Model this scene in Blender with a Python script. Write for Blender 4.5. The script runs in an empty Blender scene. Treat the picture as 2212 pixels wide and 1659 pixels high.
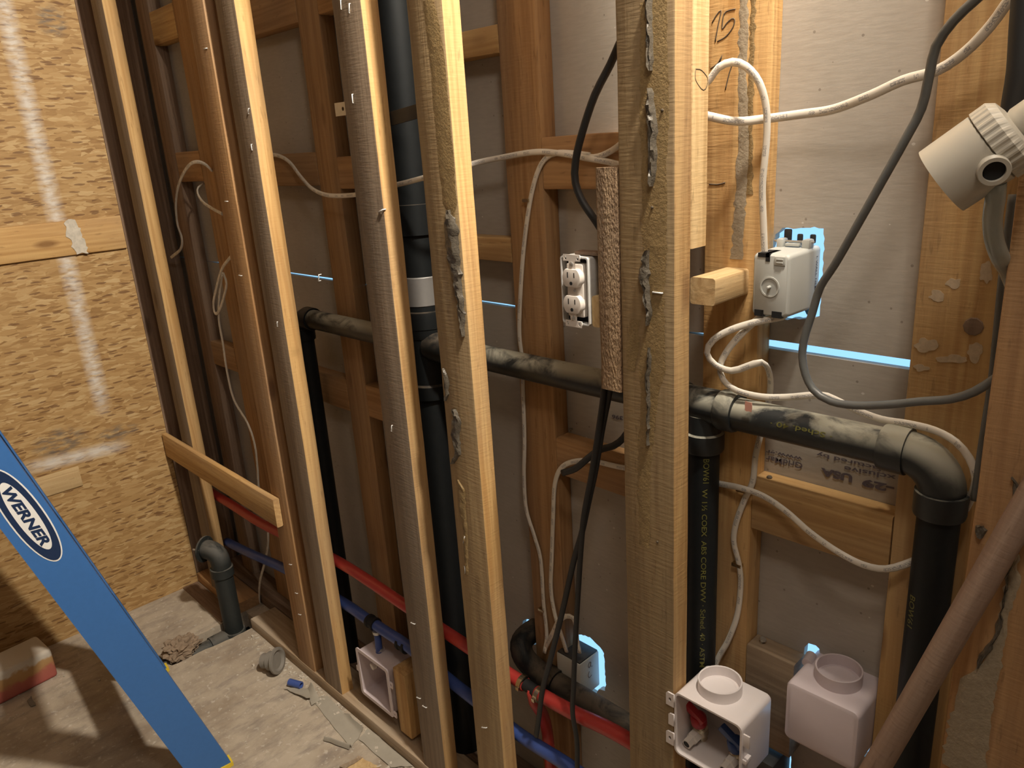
import bpy, bmesh, math, random
from mathutils import Vector, Matrix, noise

# ------------------------------------------------------------------ camera
scn = bpy.context.scene
C = scn.collection
W, H, FPX = 2212, 1659, 1646.29
YAW, PITCH, ROLL = .8141, .3067, -.0652
CAM = Vector((1.8704, -.8344, 1.4773))
_fw = Vector((-math.sin(YAW)*math.cos(PITCH), math.cos(YAW)*math.cos(PITCH), -math.sin(PITCH)))
_r = Vector((math.cos(YAW), math.sin(YAW), 0)); _u = _r.cross(_fw)
RT = math.cos(ROLL)*_r + math.sin(ROLL)*_u
UP = -math.sin(ROLL)*_r + math.cos(ROLL)*_u
cam_d = bpy.data.cameras.new('camera'); cam = bpy.data.objects.new('camera', cam_d); C.objects.link(cam)
cam_d.sensor_fit = 'HORIZONTAL'; cam_d.sensor_width = 36; cam_d.lens = FPX/W*36; cam_d.clip_start = .02
_m = Matrix((RT, UP, -_fw)).transposed().to_4x4(); _m.translation = CAM
cam.matrix_world = _m
scn.camera = cam

# ------------------------------------------------------------------ world, lamps, exposure
world = bpy.data.worlds.new('daylight'); scn.world = world; world.use_nodes = True
world.node_tree.nodes['Background'].inputs[0].default_value = (.30, .62, 1.0, 1)
world.node_tree.nodes['Background'].inputs[1].default_value = 1.35

def lamp(name, kind, loc, energy, col, size=.05, aim=None, spot=None):
    d = bpy.data.lights.new(name, kind); d.energy = energy; d.color = col
    if kind in ('POINT', 'SPOT'): d.shadow_soft_size = size
    if kind == 'AREA': d.size = size
    if kind == 'SPOT': d.spot_size = math.radians(spot); d.spot_blend = 1
    o = bpy.data.objects.new(name, d); C.objects.link(o); o.location = loc
    if aim is not None:
        o.rotation_euler = (Vector(aim)-Vector(loc)).to_track_quat('-Z', 'Y').to_euler()
    return o
LAMP = (1.75, -.115, 2.62)
lamp('work_lamp_bulb', 'POINT', LAMP, 17, (1, .90, .76), .045)
lamp('work_lamp_added_spot', 'SPOT', LAMP, 255, (1, .90, .76), .06, aim=(-.75, -.25, .9), spot=110)  # unseen extra beam at the lamp, added to brighten left wall and floor
lamp('added_fill_light', 'POINT', (1.86, -.62, 2.25), 15, (1, .88, .76), .10)  # unseen fill light, added to lift the right bay and front faces

scn.view_settings.view_transform = 'Standard'; scn.view_settings.look = 'None'
scn.view_settings.exposure = 0; scn.view_settings.gamma = 1; scn.view_settings.use_curve_mapping = False

# ------------------------------------------------------------------ helpers
def P(x, y, **k):
    d = RT*((x-W/2)/FPX) - UP*((y-H/2)/FPX) + _fw
    (a, v), = k.items(); i = 'XYZ'.index(a)
    return CAM + d*((v-CAM[i])/d[i])

def obj(name, me, mat=None, parent=None, loc=None):
    o = bpy.data.objects.new(name, me); C.objects.link(o)
    if mat is not None and me is not None and not me.materials: me.materials.append(mat)
    if parent is not None: o.parent = parent
    if loc is not None: o.location = loc
    return o
def tag(o, label, cat, group=None, kind=None):
    o['label'] = label; o['category'] = cat
    if group: o['group'] = group
    if kind: o['kind'] = kind
    return o
def thing(name, label, cat, loc=(0, 0, 0), group=None, rot=None):
    o = bpy.data.objects.new(name, None); C.objects.link(o); o.location = loc; o.empty_display_size = .02
    if rot: o.rotation_euler = rot
    return tag(o, label, cat, group)
def struct(o, label=None):
    o['kind'] = 'structure'
    if label: o['label'] = label
    return o
def fin(bm, smooth=False):
    bmesh.ops.recalc_face_normals(bm, faces=bm.faces[:])
    me = bpy.data.meshes.new('m'); bm.to_mesh(me); bm.free()
    if smooth:
        for p in me.polygons: p.use_smooth = True
        try: me.set_sharp_from_angle(angle=math.radians(38))
        except Exception: pass
    return me
def bm_box(bm, lo, hi, bev=0, seg=2):
    lo, hi = Vector(lo), Vector(hi)
    g = bmesh.ops.create_cube(bm, size=1)
    for v in g['verts']:
        v.co = Vector([(lo[i]+hi[i])/2 + v.co[i]*(hi[i]-lo[i]) for i in range(3)])
    if bev:
        es = list({e for v in g['verts'] for e in v.link_edges})
        bmesh.ops.bevel(bm, geom=es, offset=bev, segments=seg, affect='EDGES', profile=.6)
def box_mesh(lo, hi, bev=0, seg=2):
    bm = bmesh.new(); bm_box(bm, lo, hi, bev, seg); return fin(bm, bev > 0)
def bm_ring_loft(bm, rings, cap=True, closed=False):
    rs = [[bm.verts.new(p) for p in r] for r in rings]
    n = len(rs[0])
    pairs = list(zip(rs, rs[1:])) + ([(rs[-1], rs[0])] if closed else [])
    for a, b in pairs:
        for i in range(n):
            j = (i+1) % n
            bm.faces.new((a[i], a[j], b[j], b[i]))
    if cap and not closed:
        bm.faces.new(rs[0][::-1]); bm.faces.new(rs[-1])
    return rs
def basis(axis):
    a = Vector(axis).normalized()
    t = Vector((0, 0, 1)) if abs(a.z) < .9 else Vector((1, 0, 0))
    s = t.cross(a).normalized(); return s, a.cross(s), a
def lathe(profile, base, axis, n=28, bm=None, ret_mesh=True, closed=False):
    """profile: list of (radius, height along axis)"""
    own = bm is None
    if own: bm = bmesh.new()
    s, t, a = basis(axis); base = Vector(base)
    rings = [[base + a*h + (s*math.cos(2*math.pi*i/n) + t*math.sin(2*math.pi*i/n))*max(r, 1e-5) for i in range(n)] for r, h in profile]
    bm_ring_loft(bm, rings, not closed, closed)
    if own and ret_mesh: return fin(bm, True)
def crom(pts, step=.01):
    pts = [Vector(p) for p in pts]
    if len(pts) == 2: pts = [pts[0], pts[0].lerp(pts[1], .5), pts[1]]
    out = []
    P_ = [2*pts[0]-pts[1]] + pts + [2*pts[-1]-pts[-2]]
    for i in range(1, len(P_)-2):
        a, b, c, d = P_[i-1], P_[i], P_[i+1], P_[i+2]
        n = max(2, int((c-b).length/step))
        for k in range(n):
            t = k/n
            out.append(.5*((2*b) + (c-a)*t + (2*a-5*b+4*c-d)*t*t + (3*b-a-3*c+d)*t**3))
    out.append(pts[-1]); return out
def sweep(pts, ru, rv=None, n=10, step=.01, flat_to=(0, 1, 0), spline=True, mod=None):
    """tube of elliptical section; ru across (in the wall plane), rv towards flat_to. UV: u along, v around"""
    rv = rv or ru
    q = crom(pts, step) if spline else [Vector(p) for p in pts]
    bm = bmesh.new(); uv = bm.loops.layers.uv.new('UVMap')
    rings = []; L = [0]
    N0 = Vector(flat_to); side = None
    for i, p in enumerate(q):
        t = (q[min(i+1, len(q)-1)] - q[max(i-1, 0)]).normalized()
        s = t.cross(N0)
        if s.length < .25 and side is not None: s = side - t*side.dot(t)
        s.normalize()
        if side is not None and s.dot(side) < 0: s = -s
        side = s; m = s.cross(t).normalized()
        k = mod(i/len(q)) if mod else 1
        rings.append([p + s*math.cos(2*math.pi*j/n)*ru*k + m*math.sin(2*math.pi*j/n)*rv*k for j in range(n)])
        if i: L.append(L[-1] + (p-q[i-1]).length)
    rs = [[bm.verts.new(p) for p in r] for r in rings]
    for i in range(len(rs)-1):
        for j in range(n):
            k = (j+1) % n
            f = bm.faces.new((rs[i][j], rs[i][k], rs[i+1][k], rs[i+1][j])); f.smooth = True
            for lp, (u, v) in zip(f.loops, ((L[i], j/n), (L[i], (j+1)/n), (L[i+1], (j+1)/n), (L[i+1], j/n))): lp[uv].uv = (u, v)
    bm.faces.new(rs[0][::-1]); bm.faces.new(rs[-1])
    bmesh.ops.recalc_face_normals(bm, faces=bm.faces[:])
    me = bpy.data.meshes.new('m'); bm.to_mesh(me); bm.free(); return me
def tube_hollow(p0, p1, r, ri, n=24):
    a = Vector(p1)-Vector(p0); h = a.length
    return lathe([(r, 0), (r, h), (ri, h), (ri, 0)], p0, a, n, closed=True)
def plate2d(polys, t, bev=0, ragged=None, seed=1):
    """filled 2D outline(s) (outer first, then holes); returns mesh in XY with thickness t along Z (0..t)"""
    cu = bpy.data.curves.new('c', 'CURVE'); cu.dimensions = '2D'; cu.fill_mode = 'BOTH'; cu.extrude = t/2
    rnd = random.Random(seed)
    for k, pl in enumerate(polys):
        pts = pl
        if ragged and k >= ragged[2]:
            pts = []
            for i, a in enumerate(pl):
                b = pl[(i+1) % len(pl)]; a = Vector(a); b = Vector(b); n = max(1, int((b-a).length/ragged[1]))
                for m in range(n):
                    v = a.lerp(b, m/n); pts.append((v.x + rnd.gauss(0, ragged[0]), v.y + rnd.gauss(0, ragged[0])))
        sp = cu.splines.new('POLY'); sp.points.add(len(pts)-1)
        for q, p in zip(sp.points, pts): q.co = (p[0], p[1], 0, 1)
        sp.use_cyclic_u = True
    o = bpy.data.objects.new('c', cu); C.objects.link(o)
    dg = bpy.context.evaluated_depsgraph_get()
    me = bpy.data.meshes.new_from_object(o.evaluated_get(dg)); bpy.data.objects.remove(o); bpy.data.curves.remove(cu)
    for v in me.vertices: v.co.z += t/2
    me.materials.clear()
    return me
def xz(me, Y, flip=False):
    """turn an XY plate so that local y is world Z and its thickness runs from Y towards +Y"""
    for v in me.vertices: v.co = Vector((v.co.x, Y + v.co.z, v.co.y))
    bm = bmesh.new(); bm.from_mesh(me); bmesh.ops.recalc_face_normals(bm, faces=bm.faces[:]); bm.to_mesh(me); bm.free()
    return me
def text_mesh(body, width, height=None, bold=0, shear=0, align='LEFT'):
    cu = bpy.data.curves.new('t', 'FONT'); cu.body = body; cu.size = 1; cu.offset = bold; cu.shear = shear; cu.extrude = 0; cu.resolution_u = 3
    o = bpy.data.objects.new('t', cu); C.objects.link(o)
    dg = bpy.context.evaluated_depsgraph_get()
    me = bpy.data.meshes.new_from_object(o.evaluated_get(dg)); bpy.data.objects.remove(o); bpy.data.curves.remove(cu)
    xs = [v.co.x for v in me.vertices]; ys = [v.co.y for v in me.vertices]
    sx = width/(max(xs)-min(xs)); sy = (height/(max(ys)-min(ys))) if height else sx
    x0, y0 = min(xs), min(ys)
    for v in me.vertices: v.co = Vector(((v.co.x-x0)*sx, (v.co.y-y0)*sy, 0))
    me.materials.clear(); return me

# ------------------------------------------------------------------ materials
def nodes(name):
    m = bpy.data.materials.new(name); m.use_nodes = True
    nt = m.node_tree; b = nt.nodes['Principled BSDF']
    return m, nt, b
class N:
    def __init__(s, nt): s.nt = nt
    def __call__(s, kind, inputs=None, **props):
        n = s.nt.nodes.new('ShaderNode'+kind)
        for k, v in props.items(): setattr(n, k, v)
        for k, v in (inputs or {}).items():
            if hasattr(v, 'is_output') or isinstance(v, bpy.types.NodeSocket): s.nt.links.new(v, n.inputs[k])
            else: n.inputs[k].default_value = v
        return n
    def math(s, op, a, b=None, clamp=False):
        n = s.nt.nodes.new('ShaderNodeMath'); n.operation = op; n.use_clamp = clamp
        for i, v in enumerate((a, b)):
            if v is None: continue
            if isinstance(v, bpy.types.NodeSocket): s.nt.links.new(v, n.inputs[i])
            else: n.inputs[i].default_value = v
        return n.outputs[0]
    def mix(s, f, a, b, blend='MIX'):
        n = s.nt.nodes.new('ShaderNodeMix'); n.data_type = 'RGBA'; n.blend_type = blend; n.clamp_factor = True
        for i, v in ((0, f), (6, a), (7, b)):
            if isinstance(v, bpy.types.NodeSocket): s.nt.links.new(v, n.inputs[i])
            elif i == 0: n.inputs[0].default_value = v
            else: n.inputs[i].default_value = (*v, 1) if len(v) == 3 else v
        return n.outputs[2]
    def ramp(s, f, stops):
        n = s.nt.nodes.new('ShaderNodeValToRGB'); e = n.color_ramp.elements
        while len(e) < len(stops): e.new(.5)
        for q, (p, c) in zip(e, stops):
            q.position = p; q.color = (*c, 1) if len(c) == 3 else c
        s.nt.links.new(f, n.inputs[0]); return n.outputs[0]
    def link(s, a, b): s.nt.links.new(a, b)
    def coords(s, scale=(1, 1, 1), rnd=0, rot=(0, 0, 0), src='Object'):
        t = s('TexCoord').outputs[src]
        if rnd:
            r = s('ObjectInfo').outputs['Random']
            t = s('VectorMath', {0: t, 1: s('VectorMath', {0: (rnd, rnd*1.7, rnd*.6), 'Scale': r}, operation='SCALE').outputs[0]}, operation='ADD').outputs[0]
        return s('Mapping', {'Vector': t, 'Scale': scale, 'Rotation': rot}).outputs[0]
    def bump(s, h, strength, dist, b):
        n = s('Bump', {'Height': h, 'Strength': strength, 'Distance': dist}); s.link(n.outputs[0], b.inputs['Normal'])

def wood(name, light, dark, knots=1., dirt=(.25, .22, .18), dirt_amt=.3, rough=.72, saw=1.):
    m, nt, b = nodes(name); n = N(nt)
    g = n('TexNoise', {'Vector': n.coords((62, 62, 2.4), 9), 'Scale': 1, 'Detail': 6, 'Roughness': .62, 'Distortion': .35}).outputs[0]
    ring = n('TexWave', {'Vector': n.coords((1, 1, .05), 9), 'Scale': 22, 'Distortion': 13, 'Detail': 4, 'Detail Scale': 1.6}, wave_type='RINGS', rings_direction='Z').outputs['Fac']
    big = n('TexNoise', {'Vector': n.coords((7, 7, 2.2), 5), 'Scale': 1, 'Detail': 4}).outputs[0]
    f = n.math('ADD', n.math('MULTIPLY', g, .84), n.math('MULTIPLY', ring, .16))
    col = n.ramp(f, [(.32, dark), (.66, light)])
    tint = n.math('ADD', n.math('MULTIPLY', n('ObjectInfo').outputs['Random'], .28), .86)
    col = n.mix(1, col, n('CombineColor', {0: tint, 1: tint, 2: tint}).outputs[0], 'MULTIPLY')
    # knots
    vk = n('TexVoronoi', {'Vector': n.coords((9, 9, 3.1), 13), 'Scale': 1, 'Randomness': 1}).outputs['Distance']
    k = n.ramp(vk, [(.055, (1, 1, 1)), (.13, (0, 0, 0))])
    col = n.mix(n.math('MULTIPLY', k, .75*knots), col, (dark[0]*.42, dark[1]*.33, dark[2]*.28))
    # dark pitch flecks
    fl = n('TexNoise', {'Vector': n.coords((170, 170, 26), 4), 'Scale': 1, 'Detail': 2}).outputs[0]
    col = n.mix(n.math('MULTIPLY', n.ramp(fl, [(.64, (0, 0, 0)), (.72, (1, 1, 1))]), .35), col, (dark[0]*.4, dark[1]*.35, dark[2]*.3))
    d = n.ramp(big, [(.42, (0, 0, 0)), (.68, (1, 1, 1))])
    col = n.mix(n.math('MULTIPLY', d, dirt_amt), col, dirt)
    n.link(col, b.inputs['Base Color']); b.inputs['Roughness'].default_value = rough
    b.inputs['Specular IOR Level'].default_value = .3
    sw = n('TexNoise', {'Vector': n.coords((30, 30, 260), 3), 'Scale': 1, 'Detail': 2}).outputs[0]
    if saw > 1:                                          # bristly rough-sawn face
        fz = n('TexNoise', {'Vector': n.coords((330, 330, 120), 3), 'Scale': 1, 'Detail': 3}).outputs[0]
        n.bump(n.math('ADD', g, n.math('MULTIPLY', fz, 1.6)), .9, .0035, b)
    else: n.bump(n.math('ADD', g, n.math('MULTIPLY', sw, .5*saw)), .35, .0025, b)
    return m
FIR = wood('fir_lumber', (.62, .395, .165), (.46, .26, .095))
FIRB = wood('fir_lumber_warm', (.48, .28, .125), (.34, .18, .075))
GREYF = wood('weathered_dim_stud_face', (.30, .225, .155), (.20, .142, .095), dirt=(.17, .14, .11), dirt_amt=.45)  # weathering plus the dim light on room-side faces, in one colour
GREYT = wood('weathered_dim_stud_face_tan', (.41, .295, .155), (.29, .195, .10), dirt=(.24, .185, .12), dirt_amt=.4)  # lighter tan variant, weathering and dim light painted together
GREY = wood('weathered_lumber', (.42, .315, .21), (.28, .20, .13), dirt=(.22, .19, .15), dirt_amt=.45)
PALE = wood('pale_spruce', (.66, .475, .245), (.52, .34, .155), knots=.7, dirt_amt=.12)
DARKW = wood('dark_lumber', (.27, .18, .12), (.17, .105, .068), dirt_amt=.2)
ROUGH = wood('rough_cedar', (.40, .27, .155), (.23, .14, .075), knots=.3, saw=2, rough=.9)
DUSTY = wood('dusty_plate', (.50, .37, .24), (.36, .25, .15), dirt=(.50, .45, .38), dirt_amt=.5)

def plain(name, col, rough=.5, metal=0, spec=.5, noise_amt=0, scale=40, dust=None, bumpd=0, coat=0):
    m, nt, b = nodes(name); n = N(nt)
    b.inputs['Base Color'].default_value = (*col, 1); b.inputs['Roughness'].default_value = rough
    b.inputs['Metallic'].default_value = metal; b.inputs['Specular IOR Level'].default_value = spec
    if coat: b.inputs['Coat Weight'].default_value = coat
    c = None
    if noise_amt or dust:
        nz = n('TexNoise', {'Vector': n.coords((1, 1, 1), 3), 'Scale': scale, 'Detail': 5, 'Roughness': .6}).outputs[0]
        c = n.mix(n.math('MULTIPLY', n.ramp(nz, [(.35, (0, 0, 0)), (.7, (1, 1, 1))]), noise_amt), col, tuple(x*.55 for x in col))
        if dust:
            up = n('SeparateXYZ', {0: n('NewGeometry').outputs['Normal']}).outputs[2]
            nz2 = n('TexNoise', {'Vector': n.coords((1, 1, 1), 3), 'Scale': 14, 'Detail': 6, 'Roughness': .65, 'Distortion': .6}).outputs[0]
            msk = n.math('MULTIPLY', n.ramp(up, [(.05, (0, 0, 0)), (.75, (1, 1, 1))]), n.ramp(nz2, [(.36, (0, 0, 0)), (.52, (1, 1, 1))]))
            c = n.mix(n.math('MULTIPLY', msk, dust[1]), c, dust[0])
            n.link(n.math('ADD', n.math('MULTIPLY', msk, .5*dust[1]), rough, True), b.inputs['Roughness'])
        n.link(c, b.inputs['Base Color'])
        if bumpd: n.bump(nz, .4, bumpd, b)
    return m
ABS = plain('black_abs', (.018, .021, .022), .42, noise_amt=.4, scale=60, dust=((.40, .38, .30), .9))
ABSD = plain('black_abs_clean', (.012, .014, .015), .5, spec=.25, noise_amt=.4, scale=60, dust=((.22, .17, .12), .45))
STUBM = plain('scuffed_abs', (.022, .026, .025), .55, noise_amt=.5, scale=35, dust=((.22, .20, .17), .45))
RED = plain('red_pex', (.50, .05, .042), .34, noise_amt=.15)
BLUE = plain('blue_pex', (.055, .10, .33), .36, noise_amt=.15)
WHITE = plain('white_plastic', (.80, .74, .73), .3, noise_amt=.06, scale=20)
PINK = plain('pinkish_plastic', (.68, .59, .61), .32, noise_amt=.08, scale=20)
GREYP = plain('grey_plastic', (.52, .53, .50), .42, noise_amt=.08, scale=18)
BEIGEP = plain('beige_grey_pvc', (.50, .47, .40), .38, noise_amt=.08, scale=18)
IVORY = plain('outlet_plastic', (.74, .68, .62), .35, noise_amt=.05)
STEEL = plain('galvanised_steel', (.62, .62, .60), .38, metal=.9, noise_amt=.3, scale=90)
BRASS = plain('nickel_brass', (.62, .55, .42), .25, metal=1., noise_amt=.2, scale=50)
BLACKP = plain('black_rubber', (.02, .021, .022), .55, noise_amt=.3, dust=((.2, .17, .14), .25))
DARK = plain('black_void', (.008, .008, .009), .8)
GCABLE = plain('grey_cable_jacket', (.135, .14, .135), .38, noise_amt=.35, scale=45)
PAINTW = plain('old_white_paint', (.72, .72, .70), .55, noise_amt=.5, scale=60)
LADBLUE = plain('blue_fibreglass', (.045, .16, .44), .42, noise_amt=.12, scale=90)
NAVY = plain('navy_print', (.012, .03, .085), .4)
PRINTW = plain('white_print', (.82, .82, .80), .4)
YELLOW = plain('yellow_plastic', (.75, .55, .04), .45)
INK = plain('marker_ink', (.12, .10, .12), .8)
PENCIL = plain('pencil_line', (.10, .075, .05), .8)
YPRINT = plain('yellow_pipe_print', (.13, .125, .03), .5)
GLUE = plain('dried_adhesive', (.115, .098, .075), .28, noise_amt=.5, scale=220, bumpd=.004, spec=.6)
GLUEY = plain('amber_adhesive_smear', (.30, .205, .09), .55, noise_amt=.5, scale=260, bumpd=.004)
GLUEG = plain('grey_adhesive_smear', (.36, .295, .205), .8, noise_amt=.35, scale=180, bumpd=.003)
VINYL = plain('torn_vinyl', (.40, .365, .30), .6, noise_amt=.25, scale=25)
PAPER = plain('brown_paper_wad', (.30, .22, .15), .9, noise_amt=.4, scale=40)
CLEAR = plain('cloudy_clear_tube', (.33, .36, .34), .15, noise_amt=.2, spec=.8)
CONCR = plain('dirt_fill', (.10, .075, .055), .95, noise_amt=.5, scale=30, bumpd=.01)
FOIL = plain('foil_tape', (.27, .26, .25), .5, metal=.2, noise_amt=.3, scale=30)
BLUEBOX = plain('blue_box_plastic', (.10, .36, .78), .4)

def romex():
    m, nt, b = nodes('white_cable_jacket'); n = N(nt)
    uv = n('SeparateXYZ', {0: n('TexCoord').outputs['UV']})
    u, v = uv.outputs[0], uv.outputs[1]
    ch = n('TexNoise', {'Vector': n('CombineXYZ', {0: n.math('MULTIPLY', u, 420), 1: n.math('MULTIPLY', v, 26)}).outputs[0], 'Scale': 1, 'Detail': 1}).outputs[0]
    wd = n('TexNoise', {'Vector': n('CombineXYZ', {0: n.math('MULTIPLY', u, 36)}).outputs[0], 'Scale': 1, 'Detail': 1}).outputs[0]
    # print runs down the middle of the two flat sides (v near .25 / .75)
    band = n.math('LESS_THAN', n.math('ABSOLUTE', n.math('SUBTRACT', n.math('ABSOLUTE', n.math('SUBTRACT', v, .5)), .25)), .075)
    msk = n.math('MULTIPLY', band, n.math('MULTIPLY', n.math('GREATER_THAN', ch, .48), n.math('GREATER_THAN', wd, .50)))
    d = n('TexNoise', {'Vector': n.coords((1, 1, 1), 3), 'Scale': 18, 'Detail': 4}).outputs[0]
    col = n.mix(n.math('MULTIPLY', n.ramp(d, [(.4, (0, 0, 0)), (.75, (1, 1, 1))]), .35), (.78, .73, .64), (.50, .44, .36))
    col = n.mix(n.math('MULTIPLY', msk, .6), col, (.16, .16, .19))
    n.link(col, b.inputs['Base Color']); b.inputs['Roughness'].default_value = .42
    return m
ROMEX = romex()

def drywall():
    m, nt, b = nodes('drywall_back_paper'); n = N(nt)
    a = n('TexNoise', {'Vector': n.coords(), 'Scale': 9, 'Detail': 5}).outputs[0]
    f = n('TexNoise', {'Vector': n.coords((40, 40, 190)), 'Scale': 1, 'Detail': 3}).outputs[0]
    col = n.ramp(n.math('ADD', n.math('MULTIPLY', a, .6), n.math('MULTIPLY', f, .4)), [(.35, (.40, .36, .31)), (.65, (.47, .43, .375))])
    sp = n('TexVoronoi', {'Vector': n.coords(), 'Scale': 38}).outputs['Distance']
    col = n.mix(n.math('MULTIPLY', n.math('LESS_THAN', sp, .07), .55), col, (.16, .13, .10))
    sp2 = n('TexVoronoi', {'Vector': n.coords((1, 1, 1.3)), 'Scale': 23}).outputs['Distance']
    col = n.mix(n.math('MULTIPLY', n.math('LESS_THAN', sp2, .05), .6), col, (.75, .73, .68))
    n.link(col, b.inputs['Base Color']); b.inputs['Roughness'].default_value = .9
    b.inputs['Specular IOR Level'].default_value = .2
    n.bump(f, .25, .001, b); return m
DRY = drywall()

def osb():
    m, nt, b = nodes('osb_strands'); n = N(nt)
    t = n('TexCoord').outputs['Object']
    s = n('SeparateXYZ', {0: t})
    p = n('CombineXYZ', {0: s.outputs[1], 1: s.outputs[2]}).outputs[0]
    wob = n('TexNoise', {'Vector': p, 'Scale': 22, 'Detail': 2}).outputs['Color']
    p = n('VectorMath', {0: p, 1: n('VectorMath', {0: wob, 'Scale': .012}, operation='SCALE').outputs[0]}, operation='ADD').outputs[0]
    acc = None; hue = None
    for i, (ang, sx, sy) in enumerate(((10, 22, 84), (-28, 26, 100), (42, 24, 92), (-62, 28, 104), (84, 32, 104), (16, 34, 180), (-10, 26, 140), (30, 30, 150))):
        mp = n('Mapping', {'Vector': p, 'Rotation': (0, 0, math.radians(ang)), 'Scale': (sx, sy, 1), 'Location': (i*3.7, i*5.3, 0)}).outputs[0]
        c = n('SeparateColor', {0: n('TexVoronoi', {'Vector': mp, 'Scale': 1}, voronoi_dimensions='2D').outputs['Color']})
        r, g = c.outputs[0], c.outputs[1]
        if acc is None: acc, hue = r, g
        else:
            w = n.math('GREATER_THAN', r, acc)
            mx = n('Mix', {0: w, 2: hue, 3: g}); mx.data_type = 'FLOAT'; hue = mx.outputs[0]
            acc = n.math('MAXIMUM', acc, r)
    gr = n('TexNoise', {'Vector': n('Mapping', {'Vector': p, 'Scale': (30, 260, 1)}).outputs[0], 'Scale': 1, 'Detail': 4}).outputs[0]
    f = n.math('ADD', n.math('MULTIPLY', hue, .72), n.math('MULTIPLY', gr, .28))
    col = n.ramp(f, [(.06, (.22, .115, .04)), (.22, (.36, .21, .080)), (.55, (.45, .28, .115)), (.78, (.51, .34, .155)), (.95, (.61, .44, .23))])
    # thin dark flakes
    vf = n('TexVoronoi', {'Vector': n('Mapping', {'Vector': p, 'Scale': (22, 120, 1), 'Rotation': (0, 0, -.25)}).outputs[0], 'Scale': 1}, voronoi_dimensions='2D')
    cf = n('SeparateColor', {0: vf.outputs['Color']}).outputs[0]
    col = n.mix(n.math('MULTIPLY', n.math('MULTIPLY', n.math('GREATER_THAN', cf, .80), n.math('LESS_THAN', vf.outputs['Distance'], .34)), .75), col, (.16, .075, .03))
    # white overspray: near-vertical stripe (follows OSB_STRIPE) and a short horizontal one, dark scuffs
    Y, Z = s.outputs[1], s.outputs[2]
    nz = n('TexNoise', {'Vector': n('Mapping', {'Vector': p, 'Scale': (30, 90, 1)}).outputs[0], 'Scale': 1, 'Detail': 5}).outputs[0]
    d = n.math('ABSOLUTE', n.math('SUBTRACT', Y, n.math('ADD', n.math('MULTIPLY', Z, STRIPE[1]), STRIPE[0])))
    st = n.math('MULTIPLY', n.ramp(n.math('DIVIDE', d, .042), [(.12, (1, 1, 1)), (.75, (0, 0, 0))]), n.ramp(n.math('MULTIPLY', Z, .5), [(STRIPE_END*.5-.01, (0, 0, 0)), (STRIPE_END*.5+.03, (1, 1, 1))]))
    st = n.math('MULTIPLY', st, n.ramp(nz, [(.25, (0, 0, 0)), (.62, (1, 1, 1))]))
    d2 = n.math('ABSOLUTE', n.math('SUBTRACT', Z, n.math('ADD', n.math('MULTIPLY', Y, STRIPE2[1]), STRIPE2[0])))
    s2 = n.math('MULTIPLY', n.ramp(n.math('DIVIDE', d2, .05), [(.1, (1, 1, 1)), (.55, (0, 0, 0))]), n.ramp(n.math('ABSOLUTE', n.math('SUBTRACT', Y, STRIPE2[2])), [(STRIPE2[3]*.5, (1, 1, 1)), (STRIPE2[3], (0, 0, 0))]))
    s2 = n.math('MULTIPLY', s2, n.ramp(nz, [(.2, (.2, .2, .2)), (.55, (1, 1, 1))]))
    col = n.mix(n.math('MULTIPLY', n.math('ADD', st, s2, True), .72), col, (.78, .76, .72))
    for (cy, cz, ry, rz) in SCUFF:
        e = n.math('ADD', n.math('POWER', n.math('DIVIDE', n.math('SUBTRACT', Y, cy), ry), 2), n.math('POWER', n.math('DIVIDE', n.math('SUBTRACT', Z, cz), rz), 2))
        k = n.math('MULTIPLY', n.ramp(e, [(.3, (1, 1, 1)), (1, (0, 0, 0))]), n.ramp(nz, [(.40, (0, 0, 0)), (.62, (1, 1, 1))]))
        col = n.mix(n.math('MULTIPLY', k, .7), col, (.13, .12, .11))
    n.link(col, b.inputs['Base Color']); b.inputs['Roughness'].default_value = .62
    b.inputs['Specular IOR Level'].default_value = .35
    n.bump(n.math('ADD', acc, n.math('MULTIPLY', gr, .3)), .55, .0035, b)
    return m
OX = -.772
_a, _b = P(20, 60, X=OX), P(225, 890, X=OX); STRIPE_END = _b.z
STRIPE = ((_a.y*_b.z-_b.y*_a.z)/(_b.z-_a.z), (_b.y-_a.y)/(_b.z-_a.z))
_a, _b = P(60, 1012, X=OX), P(262, 962, X=OX)
STRIPE2 = (_a.z-(_b.z-_a.z)/(_b.y-_a.y)*_a.y, (_b.z-_a.z)/(_b.y-_a.y), (_a.y+_b.y)/2, abs(_b.y-_a.y)*.62)
SCUFF = []
for (px, py, ry, rz) in ((255, 935, .075, .03), (130, 955, .09, .05), (112, 45, .045, .05)):
    q = P(px, py, X=OX); SCUFF.append((q.y, q.z, ry, rz))
OSB = osb()

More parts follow.
